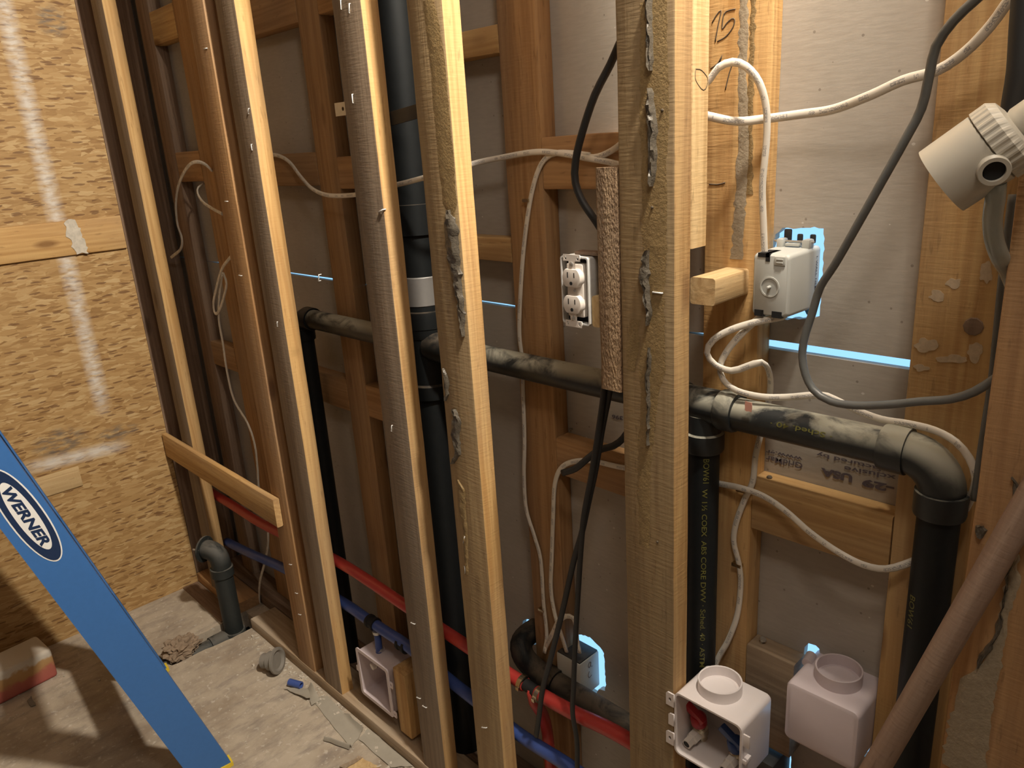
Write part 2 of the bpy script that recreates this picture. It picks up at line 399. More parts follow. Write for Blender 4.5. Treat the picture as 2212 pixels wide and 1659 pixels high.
def floor_mat():
    m, nt, b = nodes('dusty_subfloor'); n = N(nt)
    a = n('TexNoise', {'Vector': n.coords(), 'Scale': 5, 'Detail': 7, 'Roughness': .62}).outputs[0]
    st = n('TexNoise', {'Vector': n.coords((1, .35, 1), rot=(0, 0, .5)), 'Scale': 26, 'Detail': 6, 'Roughness': .7}).outputs[0]
    fine = n('TexNoise', {'Vector': n.coords(), 'Scale': 190, 'Detail': 3}).outputs[0]
    col = n.ramp(a, [(.33, (.32, .255, .19)), (.5, (.45, .38, .295)), (.66, (.53, .455, .36))])
    col = n.mix(n.math('MULTIPLY', n.ramp(st, [(.48, (0, 0, 0)), (.68, (1, 1, 1))]), .7), col, (.24, .205, .175))
    w = n('TexNoise', {'Vector': n.coords(), 'Scale': 60, 'Detail': 4}).outputs[0]
    col = n.mix(n.math('MULTIPLY', n.ramp(w, [(.60, (0, 0, 0)), (.70, (1, 1, 1))]), .5), col, (.68, .63, .55))
    n.link(col, b.inputs['Base Color']); b.inputs['Roughness'].default_value = .9
    b.inputs['Specular IOR Level'].default_value = .2
    n.bump(n.math('ADD', st, n.math('MULTIPLY', fine, .5)), .5, .003, b); return m
FLOOR = floor_mat()

def stained_block():
    m, nt, b = nodes('paint_stained_offcut'); n = N(nt)
    s = n('SeparateXYZ', {0: n('TexCoord').outputs['Object']})
    nz = n('TexNoise', {'Vector': n.coords(), 'Scale': 26, 'Detail': 5}).outputs[0]
    z = n.math('ADD', s.outputs[2], n.math('MULTIPLY', n.math('SUBTRACT', nz, .5), .05))
    col = n.ramp(n.math('DIVIDE', z, .1), [(.0, (.40, .10, .085)), (.38, (.42, .13, .09)), (.5, (.44, .25, .10)), (.72, (.46, .28, .12)), (.8, (.60, .54, .46))])
    n.link(col, b.inputs['Base Color']); b.inputs['Roughness'].default_value = .85; n.bump(nz, .5, .006, b)
    return m
STAIN = stained_block()
CHIP = plain('pale_chips', (.62, .56, .47), .9, noise_amt=.5, scale=80)

# ------------------------------------------------------------------ the room shell
ZC = 2.75
def slab(name, lo, hi, mat): return struct(obj(name, box_mesh(lo, hi), mat))
YD = .176                                              # room-side face of the drywall's back paper
# floor with the trench cut for the drain
trench = [(-.437, -.29), (-.352, -.262), (-.338, -.004), (-.338, .03), (-.447, .03), (-.447, -.06)]
outer = [(-.80, -3.2), (3.2, -3.2), (3.2, .2), (-.80, .2)]
fl = plate2d([outer, trench], .06, ragged=(.0025, .02, 1), seed=3)
for v in fl.vertices: v.co.z -= .06
bm = bmesh.new(); bm.from_mesh(fl); bmesh.ops.recalc_face_normals(bm, faces=bm.faces[:]); bm.to_mesh(fl); bm.free()
struct(obj('floor', fl, FLOOR))
slab('wall_left_return', (-.86, -.02, -.2), (-.8112, .25, ZC), DARKW)
slab('trim_2', (-.86, .2005, -.2), (3.25, .25, -.005), CONCR)
slab('trim_1', (-.86, -3.25, -.16), (3.25, .25, -.12), CONCR)['label'] = 'dirt at the bottom of the drain trench'
wl = struct(obj('wall_left', box_mesh((OX-.011, -3.2, 0), (OX, 0, ZC)), OSB), 'strand board wall with a white overspray stripe')
slab('wall_right', (3.2, -3.2, 0), (3.25, .2, ZC), DRY)
slab('wall_front', (-.8, -3.25, 0), (3.25, -3.2, ZC), DRY)
slab('ceiling', (-.85, -3.25, ZC), (3.25, .25, ZC+.05), PAINTW)
# back wall: two sheets with an open joint between them and ragged cut-outs
SL = 1.1729
SLIT = [(-.6, .001), (-.5, .005), (-.3, .004), (.0, .006), (.2, .0075), (.3, .003), (.5, .001), (.62, .004), (.8, .006), (.92, .0008), (1.2, .0008), (1.27, .008), (1.36, .0135), (1.55, .0135), (1.65, .002), (3.2, .002)]
def pz(*pts, Y=YD): return [(q.x, q.z) for q in (P(x, y, Y=Y) for x, y in pts)]
hole_box = pz((1676, 505), (1690, 490), (1712, 494), (1740, 492), (1779, 493), (1779, 560), (1774, 640), (1770, 683), (1735, 690), (1640, 690), (1655, 560))
up = plate2d([[(-.85, SL+.0025)]+[(x_, SL+g_*.55) for x_, g_ in SLIT]+[(3.2, ZC), (-.85, ZC)], hole_box], .0127, ragged=(.0007, .006, 1), seed=5)
hole_elbow = pz((1125, 1355), (1130, 1342), (1140, 1337), (1152, 1341), (1160, 1352), (1160, 1392), (1140, 1392), (1125, 1375))
hole_low = pz((1222, 1375), (1255, 1370), (1275, 1377), (1296, 1398), (1305, 1412), (1307, 1450), (1309, 1478), (1306, 1492), (1292, 1490), (1288, 1500), (1222, 1470))
hole_wash = pz((1600, 1560), (1655, 1556), (1668, 1564), (1690, 1580), (1705, 1598), (1712, 1606), (1708, 1640), (1706, 1700), (1600, 1700))
hole_out2 = pz((1738, 1398), (1748, 1389), (1762, 1394), (1770, 1402), (1770, 1412), (1800, 1420), (1875, 1455), (1893, 1470), (1880, 1640), (1720, 1560))
low = plate2d([[(-.85, 0), (3.2, 0)]+[(x_, SL-g_*.45) for x_, g_ in SLIT[::-1]]+[(-.85, SL-.001)], hole_elbow, hole_low, hole_wash, hole_out2], .0127, ragged=(.0007, .006, 1), seed=6)
wb = struct(obj('wall_back', xz(up, YD), DRY), 'grey paper back of the upper drywall sheet')
wb2 = struct(obj('wall_back_lower', xz(low, YD), DRY), 'grey paper back of the lower drywall sheet')

def wall_text(body, a, b, hpx, bold=0.):
    """upside-down marker print on the drywall; a, b: pixel of the first / last letter's baseline"""
    A, B = P(*a, Y=YD), P(*b, Y=YD); hh = abs(P(a[0], a[1]+hpx, Y=YD).z - A.z)
    me = text_mesh(body, abs(A.x-B.x), hh, bold)
    o = obj('printed_lettering', me, INK, wb2)
    for v in me.vertices: v.co = Vector((A.x - v.co.x, YD-.0008, A.z + (B.z-A.z)*(v.co.x/abs(A.x-B.x)) - v.co.y))
def z8(x, y): return (1620+x/5.184, 940+y/5.184)
wall_text('www.gr', z8(592, 232), z8(182, 142), 9, .02)
wall_text('GridMar', z8(592, 312), z8(182, 222), 13, .02)
wall_text('nufactured by', z8(1650, 385), z8(750, 175), 12, .02)
wall_text('xclusive', z8(1640, 452), z8(1060, 342), 11, .02)
wall_text('USA', z8(1152, 440), z8(800, 360), 18, .05)
wall_text('-29', z8(1622, 560), z8(1262, 480), 18, .05)
wall_text('396', (1346, 899), (1322, 895), 9, .03)

# ------------------------------------------------------------------ lumber
def wpart(name, me, mat, par):
    """child whose mesh is in world coordinates"""
    o = obj(name, me, mat, par)
    o.matrix_parent_inverse = par_inv(par); return o
def par_inv(par):
    m = Matrix.LocRotScale(par.location, par.rotation_euler.to_quaternion(), None); return m.inverted()

LUM = {}
def lumber_mesh(w, d, L, seed, jit=.0008, bev=.0035):
    bm = bmesh.new(); rnd = random.Random(seed)
    k = bev; prof = [(k, 0), (w-k, 0), (w-k*.3, k*.3), (w, k), (w, d-k), (w-k*.3, d-k*.3), (w-k, d), (k, d), (k*.3, d-k*.3), (0, d-k), (0, k), (k*.3, k*.3)]
    n = max(2, int(L/.05)); rings = []
    for i in range(n+1):
        z = L*i/n
        rings.append([Vector((x + noise.noise(Vector((z*9, seed, x*30)))*jit, y + noise.noise(Vector((z*9, seed+7, y*30)))*jit, z)) for x, y in prof])
    bm_ring_loft(bm, rings); return fin(bm, True)
_seed = [10]
def lumber(name, lo, hi, axis, mat, parent=None, bev=.0035, jit=.0008):
    """board between two corners whose grain runs along axis; local Z is the grain"""
    lo, hi = Vector(lo), Vector(hi); _seed[0] += 1; s = hi-lo
    if axis == 'Z': me = lumber_mesh(s.x, s.y, s.z, _seed[0], jit, bev); rot = (0, 0, 0); loc = lo
    elif axis == 'X':   # local x -> world Y... : local z->X, x->Y, y->Z
        me = lumber_mesh(s.y, s.z, s.x, _seed[0], jit, bev); rot = Matrix(((0, 0, 1), (1, 0, 0), (0, 1, 0))).to_euler(); loc = lo
    else:               # local z->Y, x->Z, y->X
        me = lumber_mesh(s.z, s.x, s.y, _seed[0], jit, bev); rot = Matrix(((0, 1, 0), (0, 0, 1), (1, 0, 0))).to_euler(); loc = lo
    o = obj(name, me, mat, parent, loc); o.rotation_euler = rot
    return o
ZT = ZC-.038
def stud(x0, label, mat, Y=0, z0=.038, z1=ZT, w=.089, d=.038, name='wall_stud', group=None, cat='stud'):
    o = lumber(name, (x0, Y, z0), (x0+w, Y+d, z1), 'Z', mat)
    LUM[label] = o
    if mat is GREY:                      # weathered room-side face, its dimmer light also put into the colour; fresher edges
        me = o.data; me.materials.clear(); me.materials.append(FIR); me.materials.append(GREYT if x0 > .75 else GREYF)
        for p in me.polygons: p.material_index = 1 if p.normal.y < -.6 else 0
    return tag(o, label, cat, group)
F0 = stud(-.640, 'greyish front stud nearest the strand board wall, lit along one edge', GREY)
F0b = stud(-.021, 'reddish front stud that the short diagonal-looking board ends on', FIRB)
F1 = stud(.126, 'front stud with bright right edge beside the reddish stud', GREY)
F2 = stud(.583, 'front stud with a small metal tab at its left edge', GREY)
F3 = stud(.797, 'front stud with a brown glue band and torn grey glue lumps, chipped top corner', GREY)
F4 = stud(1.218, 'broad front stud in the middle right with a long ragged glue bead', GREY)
F5 = stud(1.678, 'front stud at the right edge of the view, crossed by the leaning pole', FIRB)
F4b = stud(1.218, 'bright plank doubled behind the middle right stud, cut off above the short block', PALE, Y=.0385, z0=1.328, name='doubling_plank', cat='plank')
stud(-.8105, 'dark corner stud behind the end of the strand board', DARKW, Y=.001, d=.16, w=.038)
B00 = stud(-.680, 'dark back stud in the far left corner', DARKW, Y=.138)
B0 = stud(-.420, 'orange back stud half hidden by the reddish front stud', FIRB, Y=.138)
B1 = stud(.225, 'purplish brown back stud between the two narrow-lit front studs', FIRB, Y=.138)
B2 = stud(.861, 'orange back stud with the printed white cable stapled to it', FIRB, Y=.138)
B3 = stud(1.264, 'back stud with 15 pencilled near its top, behind the white cable loop', FIR, Y=.138)
B4 = stud(1.556, 'wide orange back stud with white plaster smudges behind the hanging fitting', FIR, Y=.138)

def plate(label, lo, hi, mat, name='bottom_plate'): return tag(lumber(name, lo, hi, 'X', mat), label, 'bottom plate')
plate('long dusty bottom plate under the front studs', (-.336, -.002, 0), (3.19, .087, .038), DUSTY)
plate('short bottom plate in the corner under the greyish stud', (-.77, 0, 0), (-.452, .087, .038), FIRB)
plate('flat brown board lying before the corner plate', (-.77, -.058, -.019), (-.452, -.002, .004), DARKW, 'floor_board')
plate('long back bottom plate along the drywall', (-.77, .09, 0), (3.19, .175, .038), DARKW)
for k_, (a_, b_) in enumerate(((0, .089), (.09, .175))):
    struct(lumber('trim_%d' % (k_+3), (-.77, a_, ZT), (3.19, b_, ZC), 'X', FIRB), 'top plate over the studs')

def block(label, x0, x1, z0, z1, mat, Y0=.138, Y1=.176, name='blocking'):
    return tag(lumber(name, (x0, Y0, z0), (x1, Y1, z1), 'X', mat), label, 'block', 'blocking between the back studs')
def zat(x, y, Y=.138): return P(x, y, Y=Y).z
block('small pale block high in the far left corner', -.591, -.421, 1.812, 1.902, FIR)
block('dim block below the curling cable in the left corner', -.591, -.421, zat(430, 392), zat(430, 325), FIRB)
block('low dim block left of the reddish stud', -.591, -.421, zat(500, 800), zat(490, 748), FIRB)
block('dark block at the top, left of the purplish back stud', -.330, .224, zat(600, 62), zat(600, 62)+.089, FIRB)
block('dim block that the drooping white cable leaves from', -.330, .224, zat(620, 402), zat(620, 332), FIRB)
block('shadowed block low behind the black pipe riser', -.330, .224, zat(730, 880), zat(730, 880)+.085, FIRB)
block('block at the top behind the metal tab', .315, .545, zat(720, 22), zat(720, 22)+.085, FIRB)
block('block crossed by the drooping white cable behind the tab stud', .315, .545, zat(745, 408), zat(745, 338), FIRB)
block('knotty block level with the bare stack coupling', .315, .545, zat(810, 905), zat(810, 905)+.085, FIRB)
block('pale block end high beside the orange back stud', .72, .860, zat(1010, 127), zat(1010, 66), FIR)
block('pale block left of the printed cable at mid height', .72, .860, zat(1040, 562), zat(1040, 512), FIR)
block('wide block under the upper drywall panel, two cables stapled across it', .951, 1.263, 1.397, 1.482, FIRB)
bl6 = block('split-ended block that the cut black strap lies across', .951, 1.263, .868, .943, FIRB)
btb = block('bright-topped block between the last two back studs, below the lettering', 1.354, 1.555, .889, .974, FIR)
dub = block('dark upright-grained block behind the front washer box', 1.354, 1.434, .50, .679, GREY)

# nailer beside the middle stud, small end-grain blocks
RB = tag(lumber('rough_nailer', (1.178, -.0005, 1.121), (1.2165, .088, 1.437), 'Z', ROUGH, jit=.0012), 'short rough-sawn nailer beside the middle right stud, holding the outlet', 'block')
tag(lumber('filler_block', (1.1625, .004, 1.212), (1.1775, .035, 1.258), 'Y', PALE), 'tiny pale end-grain filler between outlet box and nailer', 'block')
_sb = lumber('short_block', (1.309, .050, 1.252), (1.347, .1375, 1.289), 'Y', PALE)
_sb.location.x = 1.2985
tag(_sb, 'pale end-grain block sticking out beside the grey box', 'block')

# the short board nailed across the two left studs
a, b_ = P(345, 934, Y=-.0195), P(588, 1080, Y=-.0195)
bd = lumber('cross_board', (0, 0, 0), (.79, .018, .085), 'X', FIR)
bd.location = (-.762, -.0195, .512); bd.rotation_euler = (Matrix.Rotation(math.radians(.6), 3, 'Y') @ bd.rotation_euler.to_matrix()).to_euler()
tag(bd, 'short board nailed across the two left studs above the drain stub', 'board')
# boards let into the strand board wall
q0, q1 = P(10, 570, X=OX), P(10, 484, X=OX)
bat = tag(lumber('wall_batten', (OX+.0005, -2.2, 1.231), (OX+.013, -.004, 1.334), 'Y', FIR), 'long batten across the strand board wall with a white overspray mark', 'board')
q0, q1 = P(80, 1075, X=OX), P(167, 1003, X=OX)
q2 = P(165, 1052, X=OX)
tag(lumber('wall_patch', (OX+.0005, q0.y-.1, q2.z), (OX+.006, q1.y, q1.z-.004), 'Y', PALE), 'small plain wood patch on the strand board behind the ladder', 'board')
q = P(160, 490, X=OX+.013)
wp = plate2d([[(-.018, 1.231), (.012, 1.231), (.016, 1.29), (.006, 1.333), (-.024, 1.333), (-.03, 1.30)]], .0006, ragged=(.003, .008, 0), seed=9)
for v in wp.vertices: v.co = Vector((OX+.0142+v.co.z, q.y+.006+v.co.x-(v.co.y-1.28)*.09, v.co.y))
wpart('overspray_mark', wp, plain('overspray', (.66, .60, .50), .9, noise_amt=.6, scale=70), bat)

# ------------------------------------------------------------------ glue, nails, pencil marks on studs
def strip_on(par, pts, mat, name, Y, th=.003, wob=.0012, seed=1, step=.006, bumpy=1.):
    """ragged glue strip: pts = (px,py,half width in px) down a stud face in the plane Y"""
    rnd = random.Random(seed); bm = bmesh.new()
    ctr = [P(x, y, Y=Y) for x, y, h in pts]; hw = [abs(P(x+h, y, Y=Y).x - P(x, y, Y=Y).x) for x, y, h in pts]
    rows = []; total = 0
    for i in range(len(ctr)-1):
        n = max(2, int((ctr[i+1]-ctr[i]).length/step))
        for k in range(n + (i == len(ctr)-2)):
            t = k/n; c = ctr[i].lerp(ctr[i+1], t); w = max(.0006, hw[i]+(hw[i+1]-hw[i])*t)
            rows.append((c, w))
    M_ = 6; vr = []
    for c, w in rows:
        l = -w + rnd.gauss(0, wob); r = w + rnd.gauss(0, wob)
        if r <= l: l, r = -.0005, .0005
        row = []
        for j in range(M_+1):
            t = j/M_; edge = min(t, 1-t)*2
            hgt = th*(min(1, edge*2.2))*(.55 + bumpy*.8*rnd.random()) if 0 < j < M_ else 0
            row.append(bm.verts.new((c.x + l+(r-l)*t, Y - hgt - .0002, c.z)))
        vr.append(row)
    for a, b in zip(vr, vr[1:]):
        for j in range(M_): bm.faces.new((a[j], a[j+1], b[j+1], b[j]))
    # closed back
    for row in (vr[0], vr[-1]):
        pass
    me = fin(bm, True); return wpart(name, me, mat, par)
# stud with the brown band (F3)
strip_on(F3, [(925, 0, 12), (935, 60, 16), (946, 140, 16), (952, 230, 17), (962, 330, 17), (972, 440, 15), (978, 470, 3)], GLUEY, 'glue_smear', 0, .0009, .0008, 3)
strip_on(F3, [(969, 453, 4), (975, 490, 15), (979, 550, 14), (985, 590, 11), (992, 630, 9), (1000, 690, 6), (1003, 726, 2)], GLUE, 'glue_lump', 0, .006, .0016, 4)
strip_on(F3, [(983, 883, 3), (986, 910, 10), (984, 940, 9), (990, 980, 6), (978, 1000, 3)], GLUE, 'glue_lump', 0, .005, .0014, 5)
strip_on(F3, [(959, 795, 2), (965, 820, 6), (966, 850, 4), (963, 865, 2)], GLUE, 'glue_lump', 0, .004, .001, 6)
strip_on(F3, [(988, 1035, 2), (996, 1055, 8), (998, 1100, 8), (1005, 1140, 5), (1008, 1240, 4)], GLUEY, 'glue_smear', 0, .0025, .001, 7)
# middle right stud (F4)
strip_on(F4, [(1410, 0, 29), (1412, 90, 30), (1413, 240, 32), (1414, 400, 30), (1413, 560, 26), (1420, 640, 16), (1415, 700, 22), (1408, 800, 30), (1403, 860, 18), (1394, 960, 16), (1390, 1050, 14), (1392, 1180, 10)], GLUEY, 'glue_smear', 0, .0009, .0009, 8)
strip_on(F4, [(1372, 690, 10), (1366, 760, 14), (1362, 800, 8)], GLUEY, 'glue_smear', 0, .0007, .001, 18)
strip_on(F4, [(1403, -10, 7), (1405, 40, 7), (1406, 90, 6), (1408, 130, 5), (1409, 153, 1)], GLUE, 'glue_bead', 0, .008, .0009, 9)
strip_on(F4, [(1408, 190, 2), (1407, 215, 8), (1410, 260, 11), (1411, 310, 10), (1412, 350, 8), (1412, 380, 6), (1411, 402, 2)], GLUE, 'glue_bead', 0, .008, .0012, 10)
strip_on(F4, [(1402, 540, 2), (1396, 560, 8), (1392, 600, 10), (1398, 630, 7), (1402, 670, 6), (1405, 702, 2)], GLUE, 'glue_bead', 0, .007, .0012, 11)
strip_on(F4, [(1405, 750, 2), (1402, 790, 6), (1400, 810, 5), (1401, 850, 4), (1403, 960, 2)], GLUE, 'glue_bead', 0, .005, .0008, 12)
# far right stud (F5)
strip_on(F5, [(2195, 1195, 2), (2190, 1240, 16), (2172, 1320, 10), (2160, 1380, 12), (2140, 1440, 22), (2110, 1490, 42), (2096, 1560, 46), (2080, 1670, 50)], GLUEG, 'glue_smear', 0, .002, .0014, 13)
strip_on(F5, [(2118, 1133, 4), (2120, 1142, 16), (2116, 1160, 8)], GLUE, 'glue_lump', 0, .004, .0012, 14)
strip_on(F5, [(2186, 1200, 3), (2176, 1260, 3), (2163, 1320, 4), (2160, 1352, 9), (2150, 1380, 4), (2124, 1416, 8), (2112, 1440, 2)], GLUE, 'glue_bead', 0, .004, .001, 15)
strip_on(F5, [(2190, 1030, 2), (2200, 1080, 12), (2205, 1130, 10), (2200, 1160, 2)], GLUE, 'glue_lump', 0, .004, .0012, 19)
# pencilled back stud (B3)
strip_on(B3, [(1608, -10, 9), (1606, 90, 10), (1604, 180, 9), (1607, 250, 12), (1606, 330, 12), (1602, 400, 13), (1597, 470, 12), (1590, 560, 14)], GLUEG, 'glue_smear', .138, .0006, .001, 16)
strip_on(B3, [(1628, -10, 6), (1622, 180, 5), (1622, 330, 4), (1618, 420, 8)], GLUEY, 'glue_smear', .138, .0005, .001, 17)
def pen(par, pts, Y, r=.0009, mat=PENCIL, name='pencil_mark'):
    return wpart(name, sweep([P(x, y, Y=Y-.0004) for x, y in pts], r, r*.5, n=5, step=.004), mat, par)
def c7(x, y): return (1200+x/4.096, y/4.096)
pen(B3, [c7(1385, 205), c7(1420, 140), c7(1465, 92), c7(1440, 220), c7(1412, 372)], .138)
pen(B3, [c7(1592, 80), c7(1540, 90), c7(1490, 125), c7(1475, 258), c7(1510, 210), c7(1560, 165), c7(1585, 178), c7(1570, 240), c7(1510, 320), c7(1432, 368)], .138)
pen(B3, [c7(1372, 610), c7(1440, 555), c7(1475, 485), c7(1450, 560)], .138)
pen(B3, [c7(1580, 530), c7(1540, 640), c7(1502, 795)], .138)
pen(B3, [c7(1358, 1630), c7(1440, 1632), c7(1500, 1615)], .138)
wpart('pencil_mark', sweep([P(*c7(*q_), X=1.3074) for q_ in ((1240, 610), (1290, 620), (1345, 690), (1340, 760), (1310, 798), (1270, 760), (1235, 690), (1240, 610))], .0006, .0004, n=5, step=.004, flat_to=(1, 0, 0)), PENCIL, F4b)
# plaster smudges on B4
def smudge(par, cx, cy, rx, ry, Y, seed, mat):
    rnd = random.Random(seed); pts = []
    for i in range(26):
        a = 2*math.pi*i/26; k = .8+.45*noise.noise(Vector((math.cos(a)*1.6, math.sin(a)*1.6, seed*3.1))); q = P(cx+math.cos(a)*rx*k, cy+math.sin(a)*ry*k, Y=Y); pts.append((q.x, q.z))
    me = plate2d([pts], .0005); wpart('plaster_smudge', xz(me, Y-.0007), mat, par)
SMUD = plain('plaster_dust', (.56, .44, .30), .95, noise_amt=.5, scale=160)
for k, (x, y, rx, ry) in enumerate(((2062, 612, 22, 12), (2130, 590, 18, 26), (2025, 640, 22, 14), (2000, 745, 28, 20), (2060, 775, 40, 12), (1990, 795, 20, 10), (2105, 760, 22, 22))):
    smudge(B4, x, y, rx, ry, .138, k, SMUD)
# staples and nails
def staple(par, x, y, Y=0, s=.006, ang=0., mat=PAINTW):
    s *= 1.25
    q = P(x, y, Y=Y); c, sn = math.cos(ang), math.sin(ang)
    pts = [(-s, 0.004, 0), (-s, -.002, 0), (s, -.002, 0), (s, .004, 0)]
    me = sweep([Vector((q.x+px*c, q.y+py, q.z+px*sn)) for px, py, _ in pts], .0013, n=5, spline=False, flat_to=(0, 0, 1)); wpart('staple', me, mat, par)
def nail(par, x, y, Y=0, r=.0035, mat=STEEL, ax=(0, -1, 0), name='nail'):
    q = P(x, y, Y=Y); wpart(name, lathe([(.0012, -.004), (.0012, .0006), (r, .0008), (r*.9, .0022), (.0008, .0028)], q, ax, 10), mat, par)
for x, y, a in ((1422, 632, 0),): staple(F4, x, y, 0, .006, a)
for x, y in ((1432, 238), (1410, 448), (1421, 1170)): nail(F4, x, y, mat=PENCIL, r=.002)
for x, y, a in ((738, 10, 1.3), (756, 18, 1.2), (763, 213, 1.4), (825, 455, .3), (690, 600, 1.2), (847, 925, 1.2), (893, 1346, .2), (905, 1507, .3), (918, 1526, .2)): staple(F2, x, y, 0, .006, a)
for x, y, a in ((1047, 1571, .5), (1004, 1165, 1.2), (1006, 1230, 1.5)): staple(F3, x, y, 0, .007, a)
for x, y, a in ((628, 1219, .3), (641, 1281, .3), (648, 1327, .3), (445, 105, 0), (490, 435, 0), (520, 595, 0)): staple(F0b, x, y, 0, .006, a)
for x, y, a in ((538, 240, 1.), (545, 318, 1.4), (600, 700, 1.2)): staple(F1, x, y, 0, .005, a)
nail(B4, 2103, 705, .138, .011, DARKW, name='plug')
q = P(1662, 1032, Z=.974); wpart('nail', lathe([(.004, 0), (.0045, .001), (.003, .003)], (q.x, q.y, .974), (0, 0, 1), 10), PENCIL, btb)
q = P(1645, 1388, Z=.679); wpart('nail', lathe([(.003, 0), (.003, .006), (.006, .007), (.005, .009)], (q.x, q.y, .679), (.3, 0, 1), 10), STEEL, dub)
nail(bl6, 1233, 928, .15, .004, mat=PENCIL, ax=(0, 0, 1))
# galvanised tab on F2
q0, q1 = P(722, 223, Y=.03), P(746, 249, Y=.03)
tb = plate2d([[(q0.x, q1.z), (.588, q1.z), (.588, q0.z), (q0.x, q0.z)], [(q1.x-.006+.004*math.cos(a*.785), (q0.z+q1.z)/2+.004*math.sin(a*.785)) for a in range(8)]], .0012)
wpart('metal_tab', xz(tb, .03), STEEL, F2)['label'] = 'small galvanised tab with a hole'

# ------------------------------------------------------------------ black drain and vent pipe
YP = .108
dwv = thing('drain_vent_pipe', 'black plastic drain and vent piping running between the two stud rows', 'pipe', (.61, .12, 0))
def ppart(name, me, mat=ABS, par=dwv): return wpart(name, me, mat, par)
def cyl(p0, p1, r, n=28):
    a = Vector(p1)-Vector(p0); return lathe([(r, 0), (r, a.length)], p0, a, n)
ZV = 1.0833; R2 = .0242; RH = .0292
XS, YS = .607, .12
ppart('tee_branch_hub', lathe([(.024, .03), (.031, .031), (.031, .098), (.03, .101), (.024, .101)], (XS, YP, ZV), (1, 0, 0), 28), ABSD)
stack = ppart('stack', cyl((XS, YS, .0385), (XS, YS, ZT-.001), .0445, 32), ABSD)
ppart('stack_hub', lathe([(.0445, 0), (.0505, .001), (.0515, .004), (.0515, .05), (.0505, .054), (.0445, .055)], (XS, YS, zat(915, 668, .12)-.055), (0, 0, 1), 32), ABSD)
ppart('stack_tee', lathe([(.0445, 0), (.0525, .001), (.053, .004), (.053, .03), (.049, .034), (.049, .15), (.053, .154), (.053, .185), (.0525, .189), (.0445, .19)], (XS, YS, ZV-.115), (0, 0, 1), 32), ABSD)
ppart('foil_band', lathe([(.0448, 0), (.0458, .001), (.0463, .02), (.0458, .052), (.0463, .058), (.0448, .06)], (XS, YS, zat(915, 655, .12)+.001), (0, 0, 1), 32), FOIL)
ppart('pipe_coupling', lathe([(.0445, 0), (.05, .001), (.05, .06), (.0445, .061)], (XS, YS, zat(915, 440, .12)-.06), (0, 0, 1), 32), ABSD)
# horizontal vent
XE = .100
ppart('vent_run', cyl((XE+.05, YP, ZV), (1.255, YP, ZV), R2), ABS)
def elbow(c, d0, d1, R, r, rh, mat, n=12):
    """quarter bend between leg directions d0, d1 from the corner point c, with hubs"""
    d0, d1 = Vector(d0), Vector(d1); c = Vector(c); o = c + (d0+d1)*R
    pts = [o - d1*R*math.cos(t) - d0*R*math.sin(t) for t in [math.pi/2*i/n for i in range(n+1)]]
    # arc from c+d0*R to c+d1*R
    me = sweep(pts, r, n=24, spline=False, flat_to=tuple(d0.cross(d1)))
    out = ppart('elbow', me, mat)
    for d in (d0, d1):
        base = c + d*R
        wpart('hub', lathe([(r*.98, -.004), (rh, -.003), (rh, .026), (rh*.97, .029), (r*.9, .029)], base, d, 28), mat, out) if False else ppart('elbow_hub', lathe([(r*.9, -.004), (rh, -.003), (rh, .024), (rh*.97, .028), (r*.9, .028)], base, d, 28), mat)
    return out
elbow((XE, YP, ZV), (1, 0, 0), (0, 0, -1), .032, .0262, RH, ABSD)
ppart('left_riser', cyl((XE, YP, .04), (XE, YP, ZV-.03), R2), ABSD)
# tee beside the middle stud and the right-hand leg
XT, XR = 1.287, 1.617
ppart('tee_body', cyl((XT-.045, YP, ZV+.002), (XT+.05, YP, ZV+.002), .027), ABS)
ppart('tee_hub', lathe([(.024, 0), (.0285, .0005), (.0305, .004), (.0305, .024), (.0285, .028), (.024, .0285)], (XT+.028, YP, ZV+.002), (1, 0, 0), 30), ABS)
ppart('tee_hub', lathe([(.024, 0), (.0285, .0005), (.0305, .004), (.0305, .024), (.0285, .028), (.024, .0285)], (XT-.058, YP, ZV+.002), (1, 0, 0), 30), ABS)
ppart('tee_branch', lathe([(.0265, .0), (.0265, .028), (.0305, .03), (.0305, .056), (.029, .059), (.024, .059)], (XT, YP, ZV-.01), (0, 0, -1), 30), ABS)
pr_ = ppart('middle_riser', cyl((XT, YP, .04), (XT, YP, ZV-.05), R2), ABSD)
rr_ = ppart('vent_run', cyl((XT+.04, YP, ZV), (XR-.04, YP, ZV), R2), ABS)
elbow((XR, YP, ZV), (-1, 0, 0), (0, 0, -1), .044, .0268, .0298, ABS)
r3_ = ppart('right_riser', cyl((XR, YP, .04), (XR, YP, ZV-.05), R2), ABSD)
# yellow print along the pipes
def pipe_text(par, body, x, y0, z_top, length, hgt, ang, r, flip=1):
    me = text_mesh(body, length, hgt, .012)
    for v in me.vertices:
        a = ang + (v.co.y/r); s = v.co.x
        v.co = Vector((x + math.sin(a)*(r+.0004), y0 - math.cos(a)*(r+.0004), z_top - s))
    wpart('pipe_lettering', me, YPRINT, par)
pipe_text(pr_, 'BOW61', XT, YP, zat(1531, 1000, .08), .040, .009, .55, R2)
pipe_text(pr_, 'W 1½ COEX  ABS', XT, YP, zat(1531, 1066, .08), .112, .008, .5, R2)
pipe_text(pr_, 'CORE DWV · Sched. 40 · ASTM', XT, YP, zat(1531, 1215, .08), .205, .008, .5, R2)
pipe_text(r3_, 'BOW61', XR, YP, zat(1975, 1296, .08), .046, .009, -.75, R2)
me = text_mesh('· Sched. 40 ·', .085, .007, .012)
for v in me.vertices:
    a = .45 - v.co.y/R2; v.co = Vector((1.49 - v.co.x, YP - math.cos(a)*(R2+.0004), ZV + math.sin(a)*(R2+.0004)))
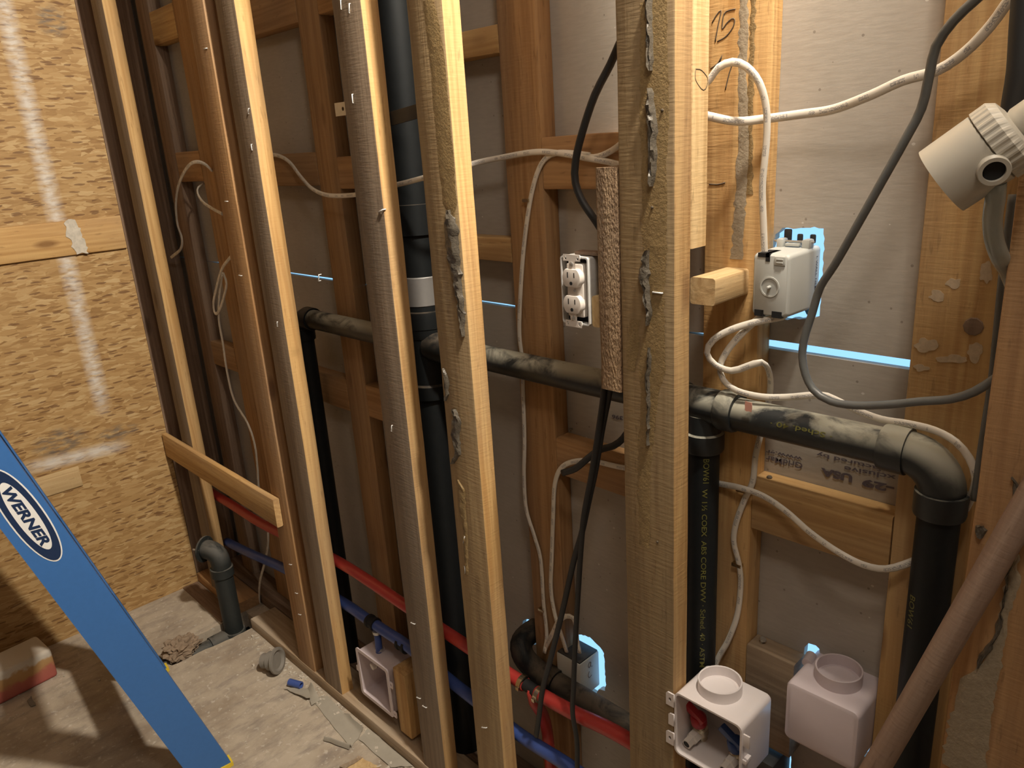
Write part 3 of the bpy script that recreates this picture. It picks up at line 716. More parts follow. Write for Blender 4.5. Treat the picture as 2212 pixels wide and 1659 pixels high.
wpart('pipe_lettering', me, YPRINT, rr_)
st = plate2d([[(0, 0), (.012, .001), (.011, .014), (.001, .013)]], .0006, ragged=(.0008, .004, 0))
for v in st.vertices: v.co = Vector((P(1606, 895, Y=.08).x + v.co.x, YP-.0262-v.co.z, P(1606, 895, Y=.08).z+.005 + v.co.y))
wpart('pink_sticker', st, plain('pink_sticker', (.65, .33, .26), .6), rr_)
# strap bracing the stack to the stud
q0, q1 = P(828, 262, Y=.0385), P(905, 240, Y=.0385)
s_ = bmesh.new(); ax = (q1-q0); L_ = ax.length
bm_box(s_, (0, 0, -.012), (L_+.1, .004, .012), .001)
sm = fin(s_, True); so = obj('pipe_strap', sm, BLACKP); so.location = q0 + Vector((-.008, 0, 0)); so.rotation_euler = (0, -math.atan2(ax.z, ax.x), 0)
so.location.y = .0385
tag(so, 'short black bar strapped across the stack high up', 'strap')
nail(so, 836, 258, .0385, .004, BLACKP) if False else None

# lower black drain to the wall
drn = thing('laundry_drain', 'black drain pipe sloping to a bend at the low drywall hole', 'pipe', (.85, .12, .36))
zl = zat(1200, 1478, .108)
q = P(1165, 1452, Y=.108)
pts = [(1.262, .108, zl-.0), (1.1, .108, zl+.002), (.93, .108, zl+.004), (.885, .108, zl+.008), (.852, .110, zl+.020), (.833, .122, zl+.036), (.828, .146, zl+.044), (.829, .20, zl+.044)]
wpart('pipe', sweep(pts, .0245, n=24, step=.008, flat_to=(0, 0, 1)), ABSD, drn)
wpart('hub', lathe([(.024, 0), (.029, .001), (.029, .035), (.024, .036)], (.915, .108, zl+.004), (1, 0, -.02), 26), ABSD, drn)

# drain stub at the trench
stb = thing('drain_stub', 'stubby dark drain pipe with toilet-flange top standing in the trench', 'pipe', (-.405, -.036, -.12))
XB, YB_ = -.405, -.036
zt = P(478, 1225, Y=YB_).z
wpart('riser', cyl((XB, YB_, -.06), (XB, YB_, zt), .0302), STUBM, stb)
wpart('base_hub', lathe([(.03, 0), (.036, .001), (.037, .03), (.035, .034), (.03, .034)], (XB, YB_, -.05), (0, 0, 1), 26), STUBM, stb)
wpart('top_hub', lathe([(.03, 0), (.036, .001), (.036, .03), (.03, .031)], (XB, YB_, zt-.028), (0, 0, 1), 26), STUBM, stb)
epts = [Vector((XB, YB_, zt)), Vector((XB, YB_, zt+.02)), Vector((XB-.006, YB_-.002, zt+.042)), Vector((XB-.022, YB_-.012, zt+.058)), Vector((XB-.045, YB_-.022, zt+.06))]
wpart('bend', sweep(epts, .031, n=24, step=.006, flat_to=(0, 1, 0)), STUBM, stb)
fd = Vector((-.8, -.45, .05)).normalized(); fc = epts[-1] + fd*.002
wpart('flange', lathe([(.024, 0), (.043, .0), (.043, .006), (.024, .006)], fc, fd, 28, closed=True), STUBM, stb)
wpart('mouth', lathe([(.0235, 0), (.0235, .004)], fc, fd, 24), DARK, stb)
for a in (.4, 2.2, 4.2):
    s_, t_, _ = basis(fd); c_ = fc + (s_*math.cos(a)+t_*math.sin(a))*.034
    wpart('flange_bolt', lathe([(.003, 0), (.003, .02)], c_, fd, 8), STEEL, stb)
tr = thing('trench_pipe', 'dusty drain pipe lying in the floor trench', 'pipe', (-.40, -.15, -.06))
wpart('pipe', cyl((-.405, -.03, -.034), (-.400, -.33, -.036), .024), STUBM, tr)
wpart('coupling', lathe([(.023, 0), (.029, .001), (.029, .05), (.023, .051)], (-.404, -.07, -.034), (0.016, -1, -.016), 24), STUBM, tr)

# ------------------------------------------------------------------ red and blue water lines
YX = .058
def line(pts, Y=YX): return [P(x, y, Y=Y) for x, y in pts]
rl = thing('hot_water_line', 'red plastic hot water line threading behind the front studs', 'pipe', (.6, YX, .4))
rp = line([(430, 1048), (500, 1090), (560, 1128), (640, 1168), (728, 1212), (800, 1257), (868, 1303), (985, 1380), (1105, 1460), (1135, 1478)])
rp2 = line([(1160, 1496), (1240, 1540), (1360, 1600)]); rp2.append(rp2[-1] + (rp2[-1]-rp2[-2]).normalized()*.9)
rp2 = [p for p in rp2[:-1]] + [Vector((1.45, YX, rp2[-2].z-.01)), Vector((1.75, YX, rp2[-2].z-.02))]
wpart('pipe', sweep(rp, .0143, n=16, step=.02), RED, rl)
wpart('pipe', sweep(rp2, .0143, n=16, step=.02), RED, rl)
tq = P(1150, 1487, Y=YX); td = (rp2[0]-rp[-1]).normalized()
wpart('tee_fitting', lathe([(.0125, 0), (.0125, (rp2[0]-rp[-1]).length)], rp[-1], td, 16), DARK, rl)
for p_, s_ in ((rp[-1], -1), (rp2[0], 1)):
    wpart('crimp_ring', lathe([(.0145, 0), (.0168, .0005), (.0168, .011), (.0145, .0115)], p_ - td*(.013 if s_ < 0 else -.002), td, 18), BRASS, rl)
    wpart('crimp_ear', box_mesh(p_-td*(.006*(-s_)) + Vector((-.004, -.02, -.008)), p_-td*(.006*(-s_)) + Vector((.004, -.014, 0)), .001), BRASS, rl)
dq = [tq, tq+Vector((.004, .0, -.03)), P(1178, 1560, Y=YX+.032), P(1190, 1659, Y=YX+.034), P(1196, 1760, Y=YX+.034)]
wpart('drop', sweep(dq, .0125, n=14, step=.015, flat_to=(1, 0, 0)), RED, rl)
bl = thing('cold_water_line', 'blue plastic cold water line running low behind the front studs', 'pipe', (.5, YX, .25))
bp = line([(490, 1170), (540, 1195), (610, 1226), (680, 1266), (748, 1306), (800, 1342), (845, 1372), (880, 1395), (985, 1480), (1060, 1538), (1130, 1592), (1240, 1662)])
bp += [bp[-1] + Vector((.12, 0, -.012)), bp[-1] + Vector((.3, 0, -.02))]
wpart('pipe', sweep(bp, .0143, n=16, step=.02), BLUE, bl)
for (x, y) in ((805, 1345), (872, 1393)):
    q = P(x, y, Y=YX); dx = (P(x+8, y+5.4, Y=YX)-q).normalized()
    wpart('coupling', lathe([(.0145, -.017), (.018, -.016), (.018, -.008), (.0155, -.006), (.0155, .006), (.018, .008), (.018, .016), (.0145, .017)], q, dx, 18), DARK, bl)
q = P(812, 1350, Y=YX)
wpart('branch', sweep([q, q+Vector((.008, -.004, -.025)), P(818, 1395, Y=.05), P(819, 1412, Y=.05)], .0095, n=14, step=.008, flat_to=(1, 0, 0)), BLUE, bl)
for yy in (1362, 1398):
    q = P(814 if yy < 1380 else 819, yy, Y=.052); wpart('crimp_ring', lathe([(.009, 0), (.0118, .0005), (.0118, .008), (.009, .0085)], q, (0, 0, -1), 16), STEEL, bl)

# ------------------------------------------------------------------ cables
CAB = []
def cable(label, pts, ru=.0052, rv=.0027, mat=ROMEX, name='electric_cable', cat='cable', step=.008, n=10):
    me = sweep([P(x, y, Y=Y) for x, y, Y in pts], ru, rv, n=n, step=step)
    o = obj(name, me, mat); tag(o, label, cat); return o
cable('white cable crossing the bright drywall to the upper right corner', [(2215, -40, .05), (2180, 0, .06), (2140, 55, .075), (2085, 112, .085), (2025, 152, .092), (1950, 174, .10), (1880, 206, .11), (1800, 236, .125), (1735, 246, .13), (1650, 257, .125), (1590, 262, .11), (1531, 251, .09), (1470, 235, .085)], .0056, .003)
cable('white cable arching from the doubled plank down into the grey box', [(1490, 215, .085), (1533, 172, .09), (1552, 146, .09), (1582, 134, .092), (1612, 144, .096), (1640, 178, .10), (1655, 232, .104), (1656, 300, .106), (1647, 400, .108), (1649, 480, .11), (1652, 560, .112)], .0050, .003)
cable('white cable curling left from the grey box and down past the tee', [(1700, 672, .115), (1690, 684, .110), (1640, 694, .10), (1580, 712, .09), (1540, 735, .085), (1527, 762, .085), (1545, 788, .088), (1580, 801, .092), (1612, 792, .096), (1645, 783, .10), (1661, 803, .12), (1663, 850, .142), (1645, 930, .145), (1632, 985, .133), (1626, 1040, .132), (1608, 1080, .132), (1590, 1130, .132), (1585, 1170, .132), (1596, 1217, .132), (1600, 1262, .132), (1592, 1330, .132), (1572, 1385, .13), (1548, 1430, .128), (1530, 1500, .12)], .0049, .0027)
cable('white cable looping under the grey box and over the right pipe elbow', [(1648, 672, .115), (1640, 686, .110), (1608, 715, .10), (1575, 752, .095), (1556, 788, .095), (1562, 820, .095), (1592, 844, .095), (1645, 857, .1), (1700, 858, .11), (1770, 853, .12), (1802, 862, .122), (1850, 886, .122), (1905, 906, .12), (1965, 916, .115), (2020, 930, .11), (2065, 955, .105), (2094, 990, .102), (2108, 1030, .102), (2103, 1062, .11), (2085, 1100, .13)], .0049, .0027)
cable('white cable from the low grey box over the split-ended block, sagging across the bright-topped block', [(2000, 1200, .13), (1966, 1215, .125), (1915, 1229, .115), (1865, 1220, .11), (1810, 1192, .11), (1750, 1150, .115), (1700, 1106, .122), (1650, 1072, .122), (1600, 1054, .122), (1560, 1046, .130), (1480, 1030, .135), (1345, 1010, .134), (1280, 996, .134), (1236, 998, .134), (1210, 1014, .134), (1198, 1050, .134), (1195, 1110, .134), (1192, 1200, .134), (1190, 1270, .134), (1197, 1320, .13), (1205, 1350, .125)], .0052, .0028)
cable('printed white cable running down the orange back stud', [(1275, 336, .134), (1235, 331, .134), (1200, 331, .134), (1176, 345, .134), (1160, 375, .134), (1148, 420, .134), (1138, 480, .134), (1130, 550, .134), (1124, 640, .134), (1122, 720, .135), (1128, 780, .1365), (1130, 850, .136), (1133, 950, .134), (1132, 1030, .134), (1137, 1100, .134), (1155, 1160, .134), (1168, 1210, .134), (1174, 1300, .134), (1181, 1370, .13), (1176, 1410, .12)], .0049, .0027)
cable('thin white cable strung high behind three studs, drooping at the left', [(1345, 358, .130), (1320, 351, .131), (1270, 342, .132), (1200, 330, .131), (1150, 329, .128), (1085, 340, .125), (1028, 352, .12), (960, 372, .072), (905, 387, .065), (862, 398, .065), (800, 412, .08), (765, 421, .09), (710, 422, .10), (675, 408, .11), (650, 382, .12), (625, 350, .128), (600, 336, .132), (570, 334, .134)], .005, .003)
cable('short white cable stapled to the wide block beside the rough nailer', [(1340, 312, .130), (1322, 325, .131), (1300, 336, .132), (1282, 340, .134), (1262, 338, .134)], .005, .003)
cable('small white cable loop over the low grey box', [(1178, 1400, .125), (1195, 1365, .12), (1205, 1345, .115), (1222, 1331, .112), (1238, 1335, .112), (1244, 1355, .114), (1247, 1385, .118), (1252, 1410, .12)], .0052, .0028)
cable('second leg of the small cable loop at the low grey box', [(1205, 1348, .118), (1214, 1375, .12), (1224, 1408, .125)], .0048, .0026)
cable('dim white cable hanging in a curl at the far left', [(458, 370, .137), (446, 357, .125), (430, 350, .115), (412, 354, .108), (395, 377, .104), (383, 412, .102), (380, 450, .102), (384, 487, .102), (393, 515, .102), (390, 538, .102), (370, 556, .102)], .0052, .003)
cable('dim white cable emerging beside the orange back stud', [(440, 396, .15), (428, 405, .13), (427, 418, .12), (438, 436, .11), (458, 450, .09), (480, 462, .06)], .0049, .0027)
cable('dim white cable looped and dropping beside the reddish stud', [(500, 553, .06), (480, 580, .08), (468, 620, .09), (461, 655, .092), (465, 677, .092), (474, 670, .092), (484, 640, .092), (489, 612, .092), (482, 590, .094)], .0048, .0028)
cable('long dim white cable falling to the trench behind the reddish stud', [(480, 590, .098), (474, 640, .098), (473, 690, .098), (482, 745, .1), (490, 800, .1), (505, 862, .1), (535, 915, .1), (550, 960, .1), (556, 1010, .1), (560, 1060, .1), (576, 1125, .1), (579, 1170, .1), (573, 1210, .09), (562, 1255, .085), (560, 1290, .085), (564, 1335, .085)], .005, .003)
cable('thick black cable descending behind the rough nailer', [(1380, 20, .09), (1345, 80, .08), (1318, 140, .07), (1285, 205, .062), (1258, 285, .057), (1243, 350, .055), (1243, 395, .055), (1258, 435, .056), (1287, 478, .06), (1320, 530, .065)], .0058, .0058, BLACKP, step=.012, n=14)
cable('black cable hanging from the vent run to the red tee', [(1322, 540, .085), (1322, 620, .100), (1324, 720, .095), (1324, 790, .066), (1316, 848, .06), (1300, 930, .058), (1287, 1010, .056), (1272, 1080, .052), (1257, 1150, .048), (1240, 1210, .048), (1215, 1320, .046), (1190, 1420, .036), (1172, 1490, .03), (1164, 1550, .033), (1158, 1590, .034)], .0058, .004, BLACKP, n=12)
cable('black cable hanging from the vent run to the floor', [(1312, 545, .080), (1310, 640, .092), (1308, 730, .085), (1306, 790, .06), (1304, 848, .055), (1293, 930, .05), (1277, 1030, .046), (1262, 1110, .044), (1256, 1170, .044), (1250, 1260, .044), (1243, 1380, .042), (1239, 1480, .035), (1237, 1540, .034), (1246, 1600, .034), (1247, 1660, .034), (1249, 1760, .034)], .0054, .0038, BLACKP, n=12)
cable('cut black strap lying across the split-ended block', [(1360, 925, .11), (1345, 948, .105), (1325, 963, .1), (1295, 972, .09), (1270, 990, .08), (1243, 1012, .075), (1214, 1022, .074)], .006, .0024, BLACKP, n=8)
cable('grey jacketed cable swinging down the bright bay and off to the right', [(2140, -30, .03), (2105, 2, .035), (2060, 45, .042), (2022, 100, .05), (2008, 160, .055), (1990, 235, .06), (1952, 308, .06), (1905, 392, .06), (1850, 490, .062), (1803, 572, .066), (1772, 620, .07), (1755, 675, .07), (1736, 738, .068), (1735, 790, .066), (1755, 840, .064), (1795, 867, .062), (1850, 876, .06), (1920, 874, .055), (1990, 867, .05), (2055, 862, .047), (2105, 846, .045), (2150, 818, .045), (2210, 780, .048)], .0049, .0049, GCABLE, step=.01, n=14)
# cable staples on wood
def cable_staple(x, y, Y, par, w=.008):
    q = P(x, y, Y=Y); bm = bmesh.new()
    bm_box(bm, q+Vector((-w, -.009, -.003)), q+Vector((w, -.0075, .003)), .0008)
    bm_box(bm, q+Vector((-w, -.0085, -.0025)), q+Vector((-w+.002, .003, .0025)))
    bm_box(bm, q+Vector((w-.002, -.0085, -.0025)), q+Vector((w, .003, .0025)))
    wpart('cable_staple', fin(bm), DARKW if False else BRASS, par)
for x, y, par in ((1142, 432, B2), (1174, 1315, B2), (1606, 1056, B3), (1596, 1217, B3)): cable_staple(x, y, .138, par)

# ------------------------------------------------------------------ plastic wall boxes
def rrect(w, h, r, n=5):
    pts = []
    for cx, cy, a0 in ((w/2-r, h/2-r, 0), (-w/2+r, h/2-r, 90), (-w/2+r, -h/2+r, 180), (w/2-r, -h/2+r, 270)):
        for i in range(n+1):
            a = math.radians(a0+90*i/n); pts.append((cx+r*math.cos(a), cy+r*math.sin(a)))
    return pts
def shell(w, h, d, th=.003, r=.010, edge=.006):
    """box open towards -Y (rim at y=0), closed back at y=d, with soft back edges"""
    bm = bmesh.new()
    def ring(k, y): return [Vector((x, y, z)) for x, z in rrect(w-2*k, h-2*k, max(.001, r-k*.5))]
    rings = [ring(th, d-th), ring(th, 0), ring(0, 0), ring(0, d-edge), ring(edge*.3, d-edge*.3), ring(edge, d)]
    rs = bm_ring_loft(bm, rings, True); return fin(bm, True)
def collar(cx, cy, z, r, h, par, mat):
    wpart('drain_collar', lathe([(r-.0025, -.0), (r-.0025, h), (r-.0005, h+.0005), (r, h), (r, 0)], (cx, cy, z), (0, 0, 1), 40, closed=True), mat, par)
    wpart('knockout_disc', lathe([(r-.002, 0), (r-.002, .002), (r-.008, .0035), (r-.010, .0025)], (cx, cy, z+.001), (0, 0, 1), 40), mat, par)
def tab_(x0, x1, z0, z1, Y, par, mat, hole=True, t=.0025):
    cx, cz = (x0+x1)/2, (z0+z1)/2
    polys = [[(x0, z0), (x1, z0), (x1, z1), (x0+.003, z1), (x0, z1-.003)]]
    if hole: polys.append([(cx+.0025*math.cos(a*.628), cz+.0035*math.sin(a*.628)) for a in range(10)])
    wpart('mounting_tab', xz(plate2d(polys, t), Y), mat, par)
def valve(par, x, z, Y, col, sz=1.):
    v = obj('valve', lathe([(.009, 0), (.009, .012), (.0125, .014), (.0125, .026), (.0095, .028), (.0095, .034)], (x, Y+.052, z-.030), (0, -.25, 1), 18), BRASS, par); v.matrix_parent_inverse = par_inv(par)
    hn = lathe([(.012, 0), (.013, .002), (.013, .016), (.010, .02)], (x, Y+.043, z+.004), (0, -.25, 1), 18)
    o = obj('handle_hub', hn, col, v); o.matrix_parent_inverse = par_inv(par)@Matrix() if False else Matrix.Identity(4)
    o.parent = v
    bm = bmesh.new(); bm_box(bm, (-.030, -.0055, 0), (.012, .0055, .014), .003)
    for q in bm.verts: q.co = Matrix.Rotation(.5, 3, 'Y') @ (Matrix.Rotation(.18, 3, 'X') @ q.co) + Vector((x, Y+.036, z+.018))
    o2 = obj('handle', fin(bm, True), col, v)
    o3 = obj('outlet_nut', lathe([(.0045, .018), (.0085, .018), (.0085, .006), (.0105, .004), (.0105, -.010), (.008, -.012)], (x-.002, Y+.03, z-.016), (-.1, -1, -.15), 6), IVORY, v)
    o4 = obj('outlet_mouth', lathe([(.0055, 0), (.0055, .0186)], (x-.002, Y+.03, z-.016), (-.1, -1, -.15), 14), DARK, v)
    return v
def washer_box(label, x0, x1, z0, z1, Y0, Y1, mat, facing=-1):
    t = thing('washer_outlet_box', label, 'outlet box', ((x0+x1)/2, (Y0+Y1)/2, z0))
    me = shell(x1-x0, z1-z0, Y1-Y0)
    for v in me.vertices:
        y = v.co.y if facing < 0 else (Y1-Y0)-v.co.y
        v.co = Vector(((x0+x1)/2+v.co.x, Y0+y, (z0+z1)/2+v.co.z))
    bm = bmesh.new(); bm.from_mesh(me); bmesh.ops.recalc_face_normals(bm, faces=bm.faces[:]); bm.to_mesh(me); bm.free()
    wpart('housing', me, mat, t); return t
WX0, WX1, WZ0, WZ1 = 1.3085, 1.4245, .532, .649
wbx = washer_box('white washer box with red and blue valve handles', WX0, WX1, WZ0, WZ1, 0, .092, WHITE)
q = P(1555, 1490, Z=WZ1)
collar(q.x, q.y, WZ1-.001, .0335, .020, wbx, WHITE)
tab_(WX0-.0135, WX0+.001, .620, .644, -.0032, wbx, WHITE); tab_(WX0-.0135, WX0+.001, .546, .570, -.0032, wbx, WHITE); tab_(WX0-.009, WX0+.001, .584, .606, -.0032, wbx, WHITE, False)
wpart('side_clip', box_mesh((WX1-.0005, .004, .612), (WX1+.010, .007, .634), .001), WHITE, wbx)
wpart('side_clip', box_mesh((WX1-.0005, .004, .580), (WX1+.006, .02, .588), .001), WHITE, wbx)
wpart('side_clip', box_mesh((WX1-.0005, .004, .552), (WX1+.005, .012, .558), .001), WHITE, wbx)
REDH = plain('red_handle', (.42, .015, .025), .35); BLUEH = plain('blue_handle', (.012, .05, .20), .35)
valve(wbx, 1.327, .566, .0, REDH); valve(wbx, 1.393, .558, .0, BLUEH)
w2 = washer_box('pinkish white washer box seen from behind at the drywall hole', 1.4475, 1.5555, .590, .692, .083, YD+.008, PINK, 1)
q = P(1808, 1470, Z=.692)
collar(q.x, q.y+.004, .691, .033, .021, w2, PINK)
wpart('side_lug', lathe([(.008, 0), (.008, .02), (.006, .022)], (1.452, .142, .690), (-.1, .9, .12), 16), PINK, w2)
tab_(1.436, 1.449, .668, .675, .165, w2, PINK, False)
# ice maker box
ib = thing('supply_outlet_box', 'low pinkish supply box fed by the blue branch pipe', 'outlet box', (.375, .06, .088))
me = shell(.135, .136, .085, .003, .008, .004)
for v in me.vertices: v.co += Vector((.372, .018, .156))
wpart('housing', me, PINK, ib)
fr = plate2d([rrect(.147, .148, .01), rrect(.127, .128, .006)], .003); fr = xz(fr, .0155)
for v in fr.vertices: v.co.x += .372; v.co.z += .156
wpart('front_rim', fr, PINK, ib)
tab_(.444, .458, .178, .196, .0165, ib, PINK); tab_(.444, .458, .088, .106, .0165, ib, PINK); tab_(.288, .299, .15, .168, .0165, ib, PINK, False)
wpart('inlet_boss', lathe([(.014, 0), (.014, .008), (.012, .010)], (P(819, 1420, Y=.05).x, .055, .222), (0, 0, 1), 18), PINK, ib)
vv = wpart('valve', lathe([(.006, 0), (.006, .022), (.009, .023), (.009, .036)], (.362, .07, .196), (-.1, -1, -.1), 14), BRASS, ib)
wpart('valve_nut', lathe([(.010, 0), (.010, .011), (.006, .012)], (.358, .034, .192), (-.1, -1, -.1), 6), IVORY, ib)
wpart('valve_stem', lathe([(.005, 0), (.005, .03)], (.372, .05, .196), (1, -.1, -.05), 10), BRASS, ib)
sb = lumber('side_block', (.4605, .021, .052), (.5105, .098, .243), 'Z', FIR); tag(sb, 'short upright block screwed beside the low supply box', 'block')

# ------------------------------------------------------------------ duplex outlet
ob = thing('duplex_outlet', 'white duplex outlet in a painted metal box on the rough nailer', 'outlet', (1.134, 0, 1.213))
OX0, OX1, OZ0, OZ1 = 1.1075, 1.1605, 1.213, 1.3135
me = shell(OX1-OX0, OZ1-OZ0, .043, .0022, .004, .003)
for v in me.vertices: v.co += Vector(((OX0+OX1)/2, 0, (OZ0+OZ1)/2))
wpart('metal_box', me, PAINTW, ob)
wpart('box_interior', box_mesh((OX0+.0025, .012, OZ0+.0025), (OX1-.0025, .040, OZ1-.0025)), DARK, ob)
def o_at(px, py): return P(px, py, Y=-.004)
cu, cl = o_at(1238, 600), o_at(1240, 657)
wpart('receptacle_body', box_mesh((cu.x-.0155, -.001, cl.z-.020), (cu.x+.0155, .03, cu.z+.020), .003), IVORY, ob)
for c in (cu, cl):
    bm = bmesh.new(); R_ = .0172; zc = .0132; pts = []
    for i in range(40):
        a = 2*math.pi*i/40; pts.append((R_*math.cos(a), max(-zc, min(zc, R_*math.sin(a)))))
    rings = [[Vector((c.x+x*k, y, c.z+z*k)) for x, z in pts] for k, y in ((1, .004), (1, -.0075), (.975, -.0088), (.93, -.009))]
    bm_ring_loft(bm, rings); f_ = wpart('outlet_face', fin(bm, True), IVORY, ob)
    for dx, hh in ((-.0062, .0042), (.0062, .0036)):
        s_ = obj('slot', box_mesh((c.x+dx-.0008, -.0094, c.z+.0045-hh), (c.x+dx+.0008, -.0086, c.z+.0045+hh)), DARK, f_); s_.matrix_parent_inverse = Matrix.Identity(4)
    gh = lathe([(.0027, 0), (.0027, .0008)], (c.x, -.0087, c.z-.0075), (0, -1, 0), 12); obj('ground_slot', gh, DARK, f_)
for s, c in ((1, cu), (-1, cl)):
    z0 = c.z+s*.0155
    yk = [(c.x-.0065, z0-s*.004), (c.x-.0055, z0+s*.009), (c.x-.016, z0+s*.009), (c.x-.016, z0+s*.0185), (c.x+.016, z0+s*.0185), (c.x+.016, z0+s*.009), (c.x+.0055, z0+s*.009), (c.x+.0065, z0-s*.004)]
    hl = [[(c.x+e+.0022*math.cos(a*.785), z0+s*.0135+.003*math.sin(a*.785)) for a in range(8)] for e in (-.0115, .0115)]
    wpart('yoke_ear', xz(plate2d([yk]+hl, .0014), -.0065), STEEL if False else IVORY, ob)
    wpart('yoke_screw', lathe([(.0035, 0), (.0035, .001), (.002, .002)], (c.x, -.0066, z0+s*.0045), (0, -1, 0), 14), STEEL, ob)
wpart('centre_screw', lathe([(.0026, 0), (.0022, .0012)], (cu.x, -.001, (cu.z+cl.z)/2), (0, -1, 0), 12), STEEL, ob)
wpart('box_clamp', box_mesh((OX0+.018, .012, OZ1+.001), (OX1+.014, .03, OZ1+.006), .001), DARKW, ob)

# ------------------------------------------------------------------ grey single-gang box
gb = thing('switch_box', 'grey plastic device box in the ragged bright drywall cut-out', 'electrical box', (1.388, .14, 1.233))
GX0, GX1, GZ0, GZ1, GY0, GY1 = 1.3635, 1.4155, 1.2345, 1.318, .098, YD+.006
bm = bmesh.new()
def gring(k, y, dx=0): return [Vector(((GX0+GX1)/2+x, y, (GZ0+GZ1)/2+z)) for x, z in rrect(GX1-GX0-2*k, GZ1-GZ0-2*k, .006)]
bm_ring_loft(bm, [gring(.003, GY0), gring(.001, GY0+.002), gring(0, GY0+.006), gring(-.001, GY1-.01), gring(-.001, GY1)], True)
wpart('housing', fin(bm, True), GREYP, gb)
cc = P(1663, 620, Y=GY0)
wpart('boss_ring', lathe([(.0115, 0), (.0135, 0), (.0135, .0012), (.0115, .0012)], cc, (0, -1, 0), 30, closed=True), GREYP, gb)
wpart('boss_dish', lathe([(.0112, 0), (.0112, .0003)], cc, (0, -1, 0), 28), plain('grey_plastic_dish', (.42, .43, .41), .5), gb)
wpart('boss_pin', lathe([(.0022, 0), (.002, .006), (.0012, .0068)], cc, (0, -1, 0), 12), GREYP, gb)
def gnotch(x0, x1, z0, z1, name='cable_port'): wpart(name, box_mesh((x0, GY0-.0006, z0), (x1, GY0+.03, z1)), DARK, gb)
a0, a1 = P(1638, 545, Y=GY0), P(1662, 556, Y=GY0)
gnotch(a0.x, a1.x, a1.z, GZ1+.0006); gnotch(GX0+.0185, GX0+.0245, GZ1-.010, GZ1+.0006, 'notch'); 
gnotch(GX0+.005, GX0+.018, GZ0-.0006, GZ0+.008); gnotch(GX0+.030, GX0+.044, GZ0-.0006, GZ0+.008)
wpart('cable_clamp', box_mesh((GX1-.021, GY0-.0012, GZ1-.0145), (GX1-.006, GY0+.008, GZ1-.003), .001), GREYP, gb)
for k in (0, 1): wpart('clamp_rib', box_mesh((GX1-.018, GY0-.0022, GZ1-.0075-k*.0042), (GX1-.009, GY0-.001, GZ1-.0058-k*.0042), .0004), GREYP, gb)
wpart('top_lug', box_mesh((GX0+.004, GY1-.03, GZ1-.001), (GX0+.014, GY1-.014, GZ1+.012), .003), GREYP, gb)
wpart('top_lug', box_mesh((GX1-.012, GY1-.03, GZ1-.001), (GX1-.001, GY1-.014, GZ1+.012), .003), GREYP, gb)
wpart('clamp_screw', lathe([(.0016, 0), (.0016, GX1-GX0+.004)], (GX0-.002, GY1-.022, GZ1+.008), (1, 0, 0), 10), STEEL, gb)
wpart('clamp_plate', box_mesh((GX0+.016, GY1-.028, GZ1+.002), (GX1-.016, GY1-.016, GZ1+.006), .001), GREYP, gb)
wpart('flip_wing', box_mesh((GX0+.003, GY1-.006, GZ1+.006), (GX0+.014, GY1-.003, GZ1+.022), .002), BLACKP, gb)
for dx in (.026, .044): wpart('flip_wing', box_mesh((GX0+dx-.004, GY1-.006, GZ1+.004), (GX0+dx+.004, GY1-.003, GZ1+.016), .002), BLACKP, gb)
wpart('bottom_lug', lathe([(.006, 0), (.004, .004), (.0015, .009)], (GX1-.006, GY1-.012, GZ0), (0, 0, -1), 14), BLUEBOX, gb)
sd = text_mesh('1 WALL NEMA', .052, .005, .01)
for v in sd.vertices: v.co = Vector((GX1+.0016, GY1-.012+v.co.y, GZ1-.012-v.co.x))
wpart('box_lettering', sd, INK, gb)

# low grey boxes at the bottom holes
lb = thing('device_box', 'grey device box with pen scrawl at the low ragged drywall hole', 'electrical box', (.985, .14, .375))
q0, q1 = P(1222, 1400, Y=.125), P(1272, 1440, Y=.125)
me = box_mesh((.938, .122, .384), (1.002, YD+.006, .468), .003)
wpart('housing', me, GREYP, lb)
wpart('lid_edge', box_mesh((.940, .124, .4675), (1.000, YD+.004, .471), .001), BLACKP, lb)
def scr(pts): 
    wpart('pen_scrawl', sweep([Vector((1.0025, y, z)) for y, z in pts], .0005, .0005, n=5, step=.003, flat_to=(1, 0, 0)), INK, lb)
scr([(.155, .45), (.150, .446), (.147, .452), (.151, .458), (.156, .456), (.154, .448), (.160, .444)]); scr([(.15, .437), (.146, .430), (.149, .422), (.157, .424)])
mb = thing('metal_box', 'dark steel box behind the front washer box at the bright ragged hole', 'electrical box', (1.39, .15, .40))
wpart('housing', box_mesh((1.366, .118, .395), (1.418, YD+.004, .486), .002), plain('dark_steel', (.10, .10, .10), .45, metal=.6, noise_amt=.3), mb)
wpart('conduit_connector', lathe([(.012, 0), (.012, .02), (.015, .021), (.015, .03), (.011, .031)], (1.395, .116, .44), (-.35, -1, -.3), 18), STEEL, mb)

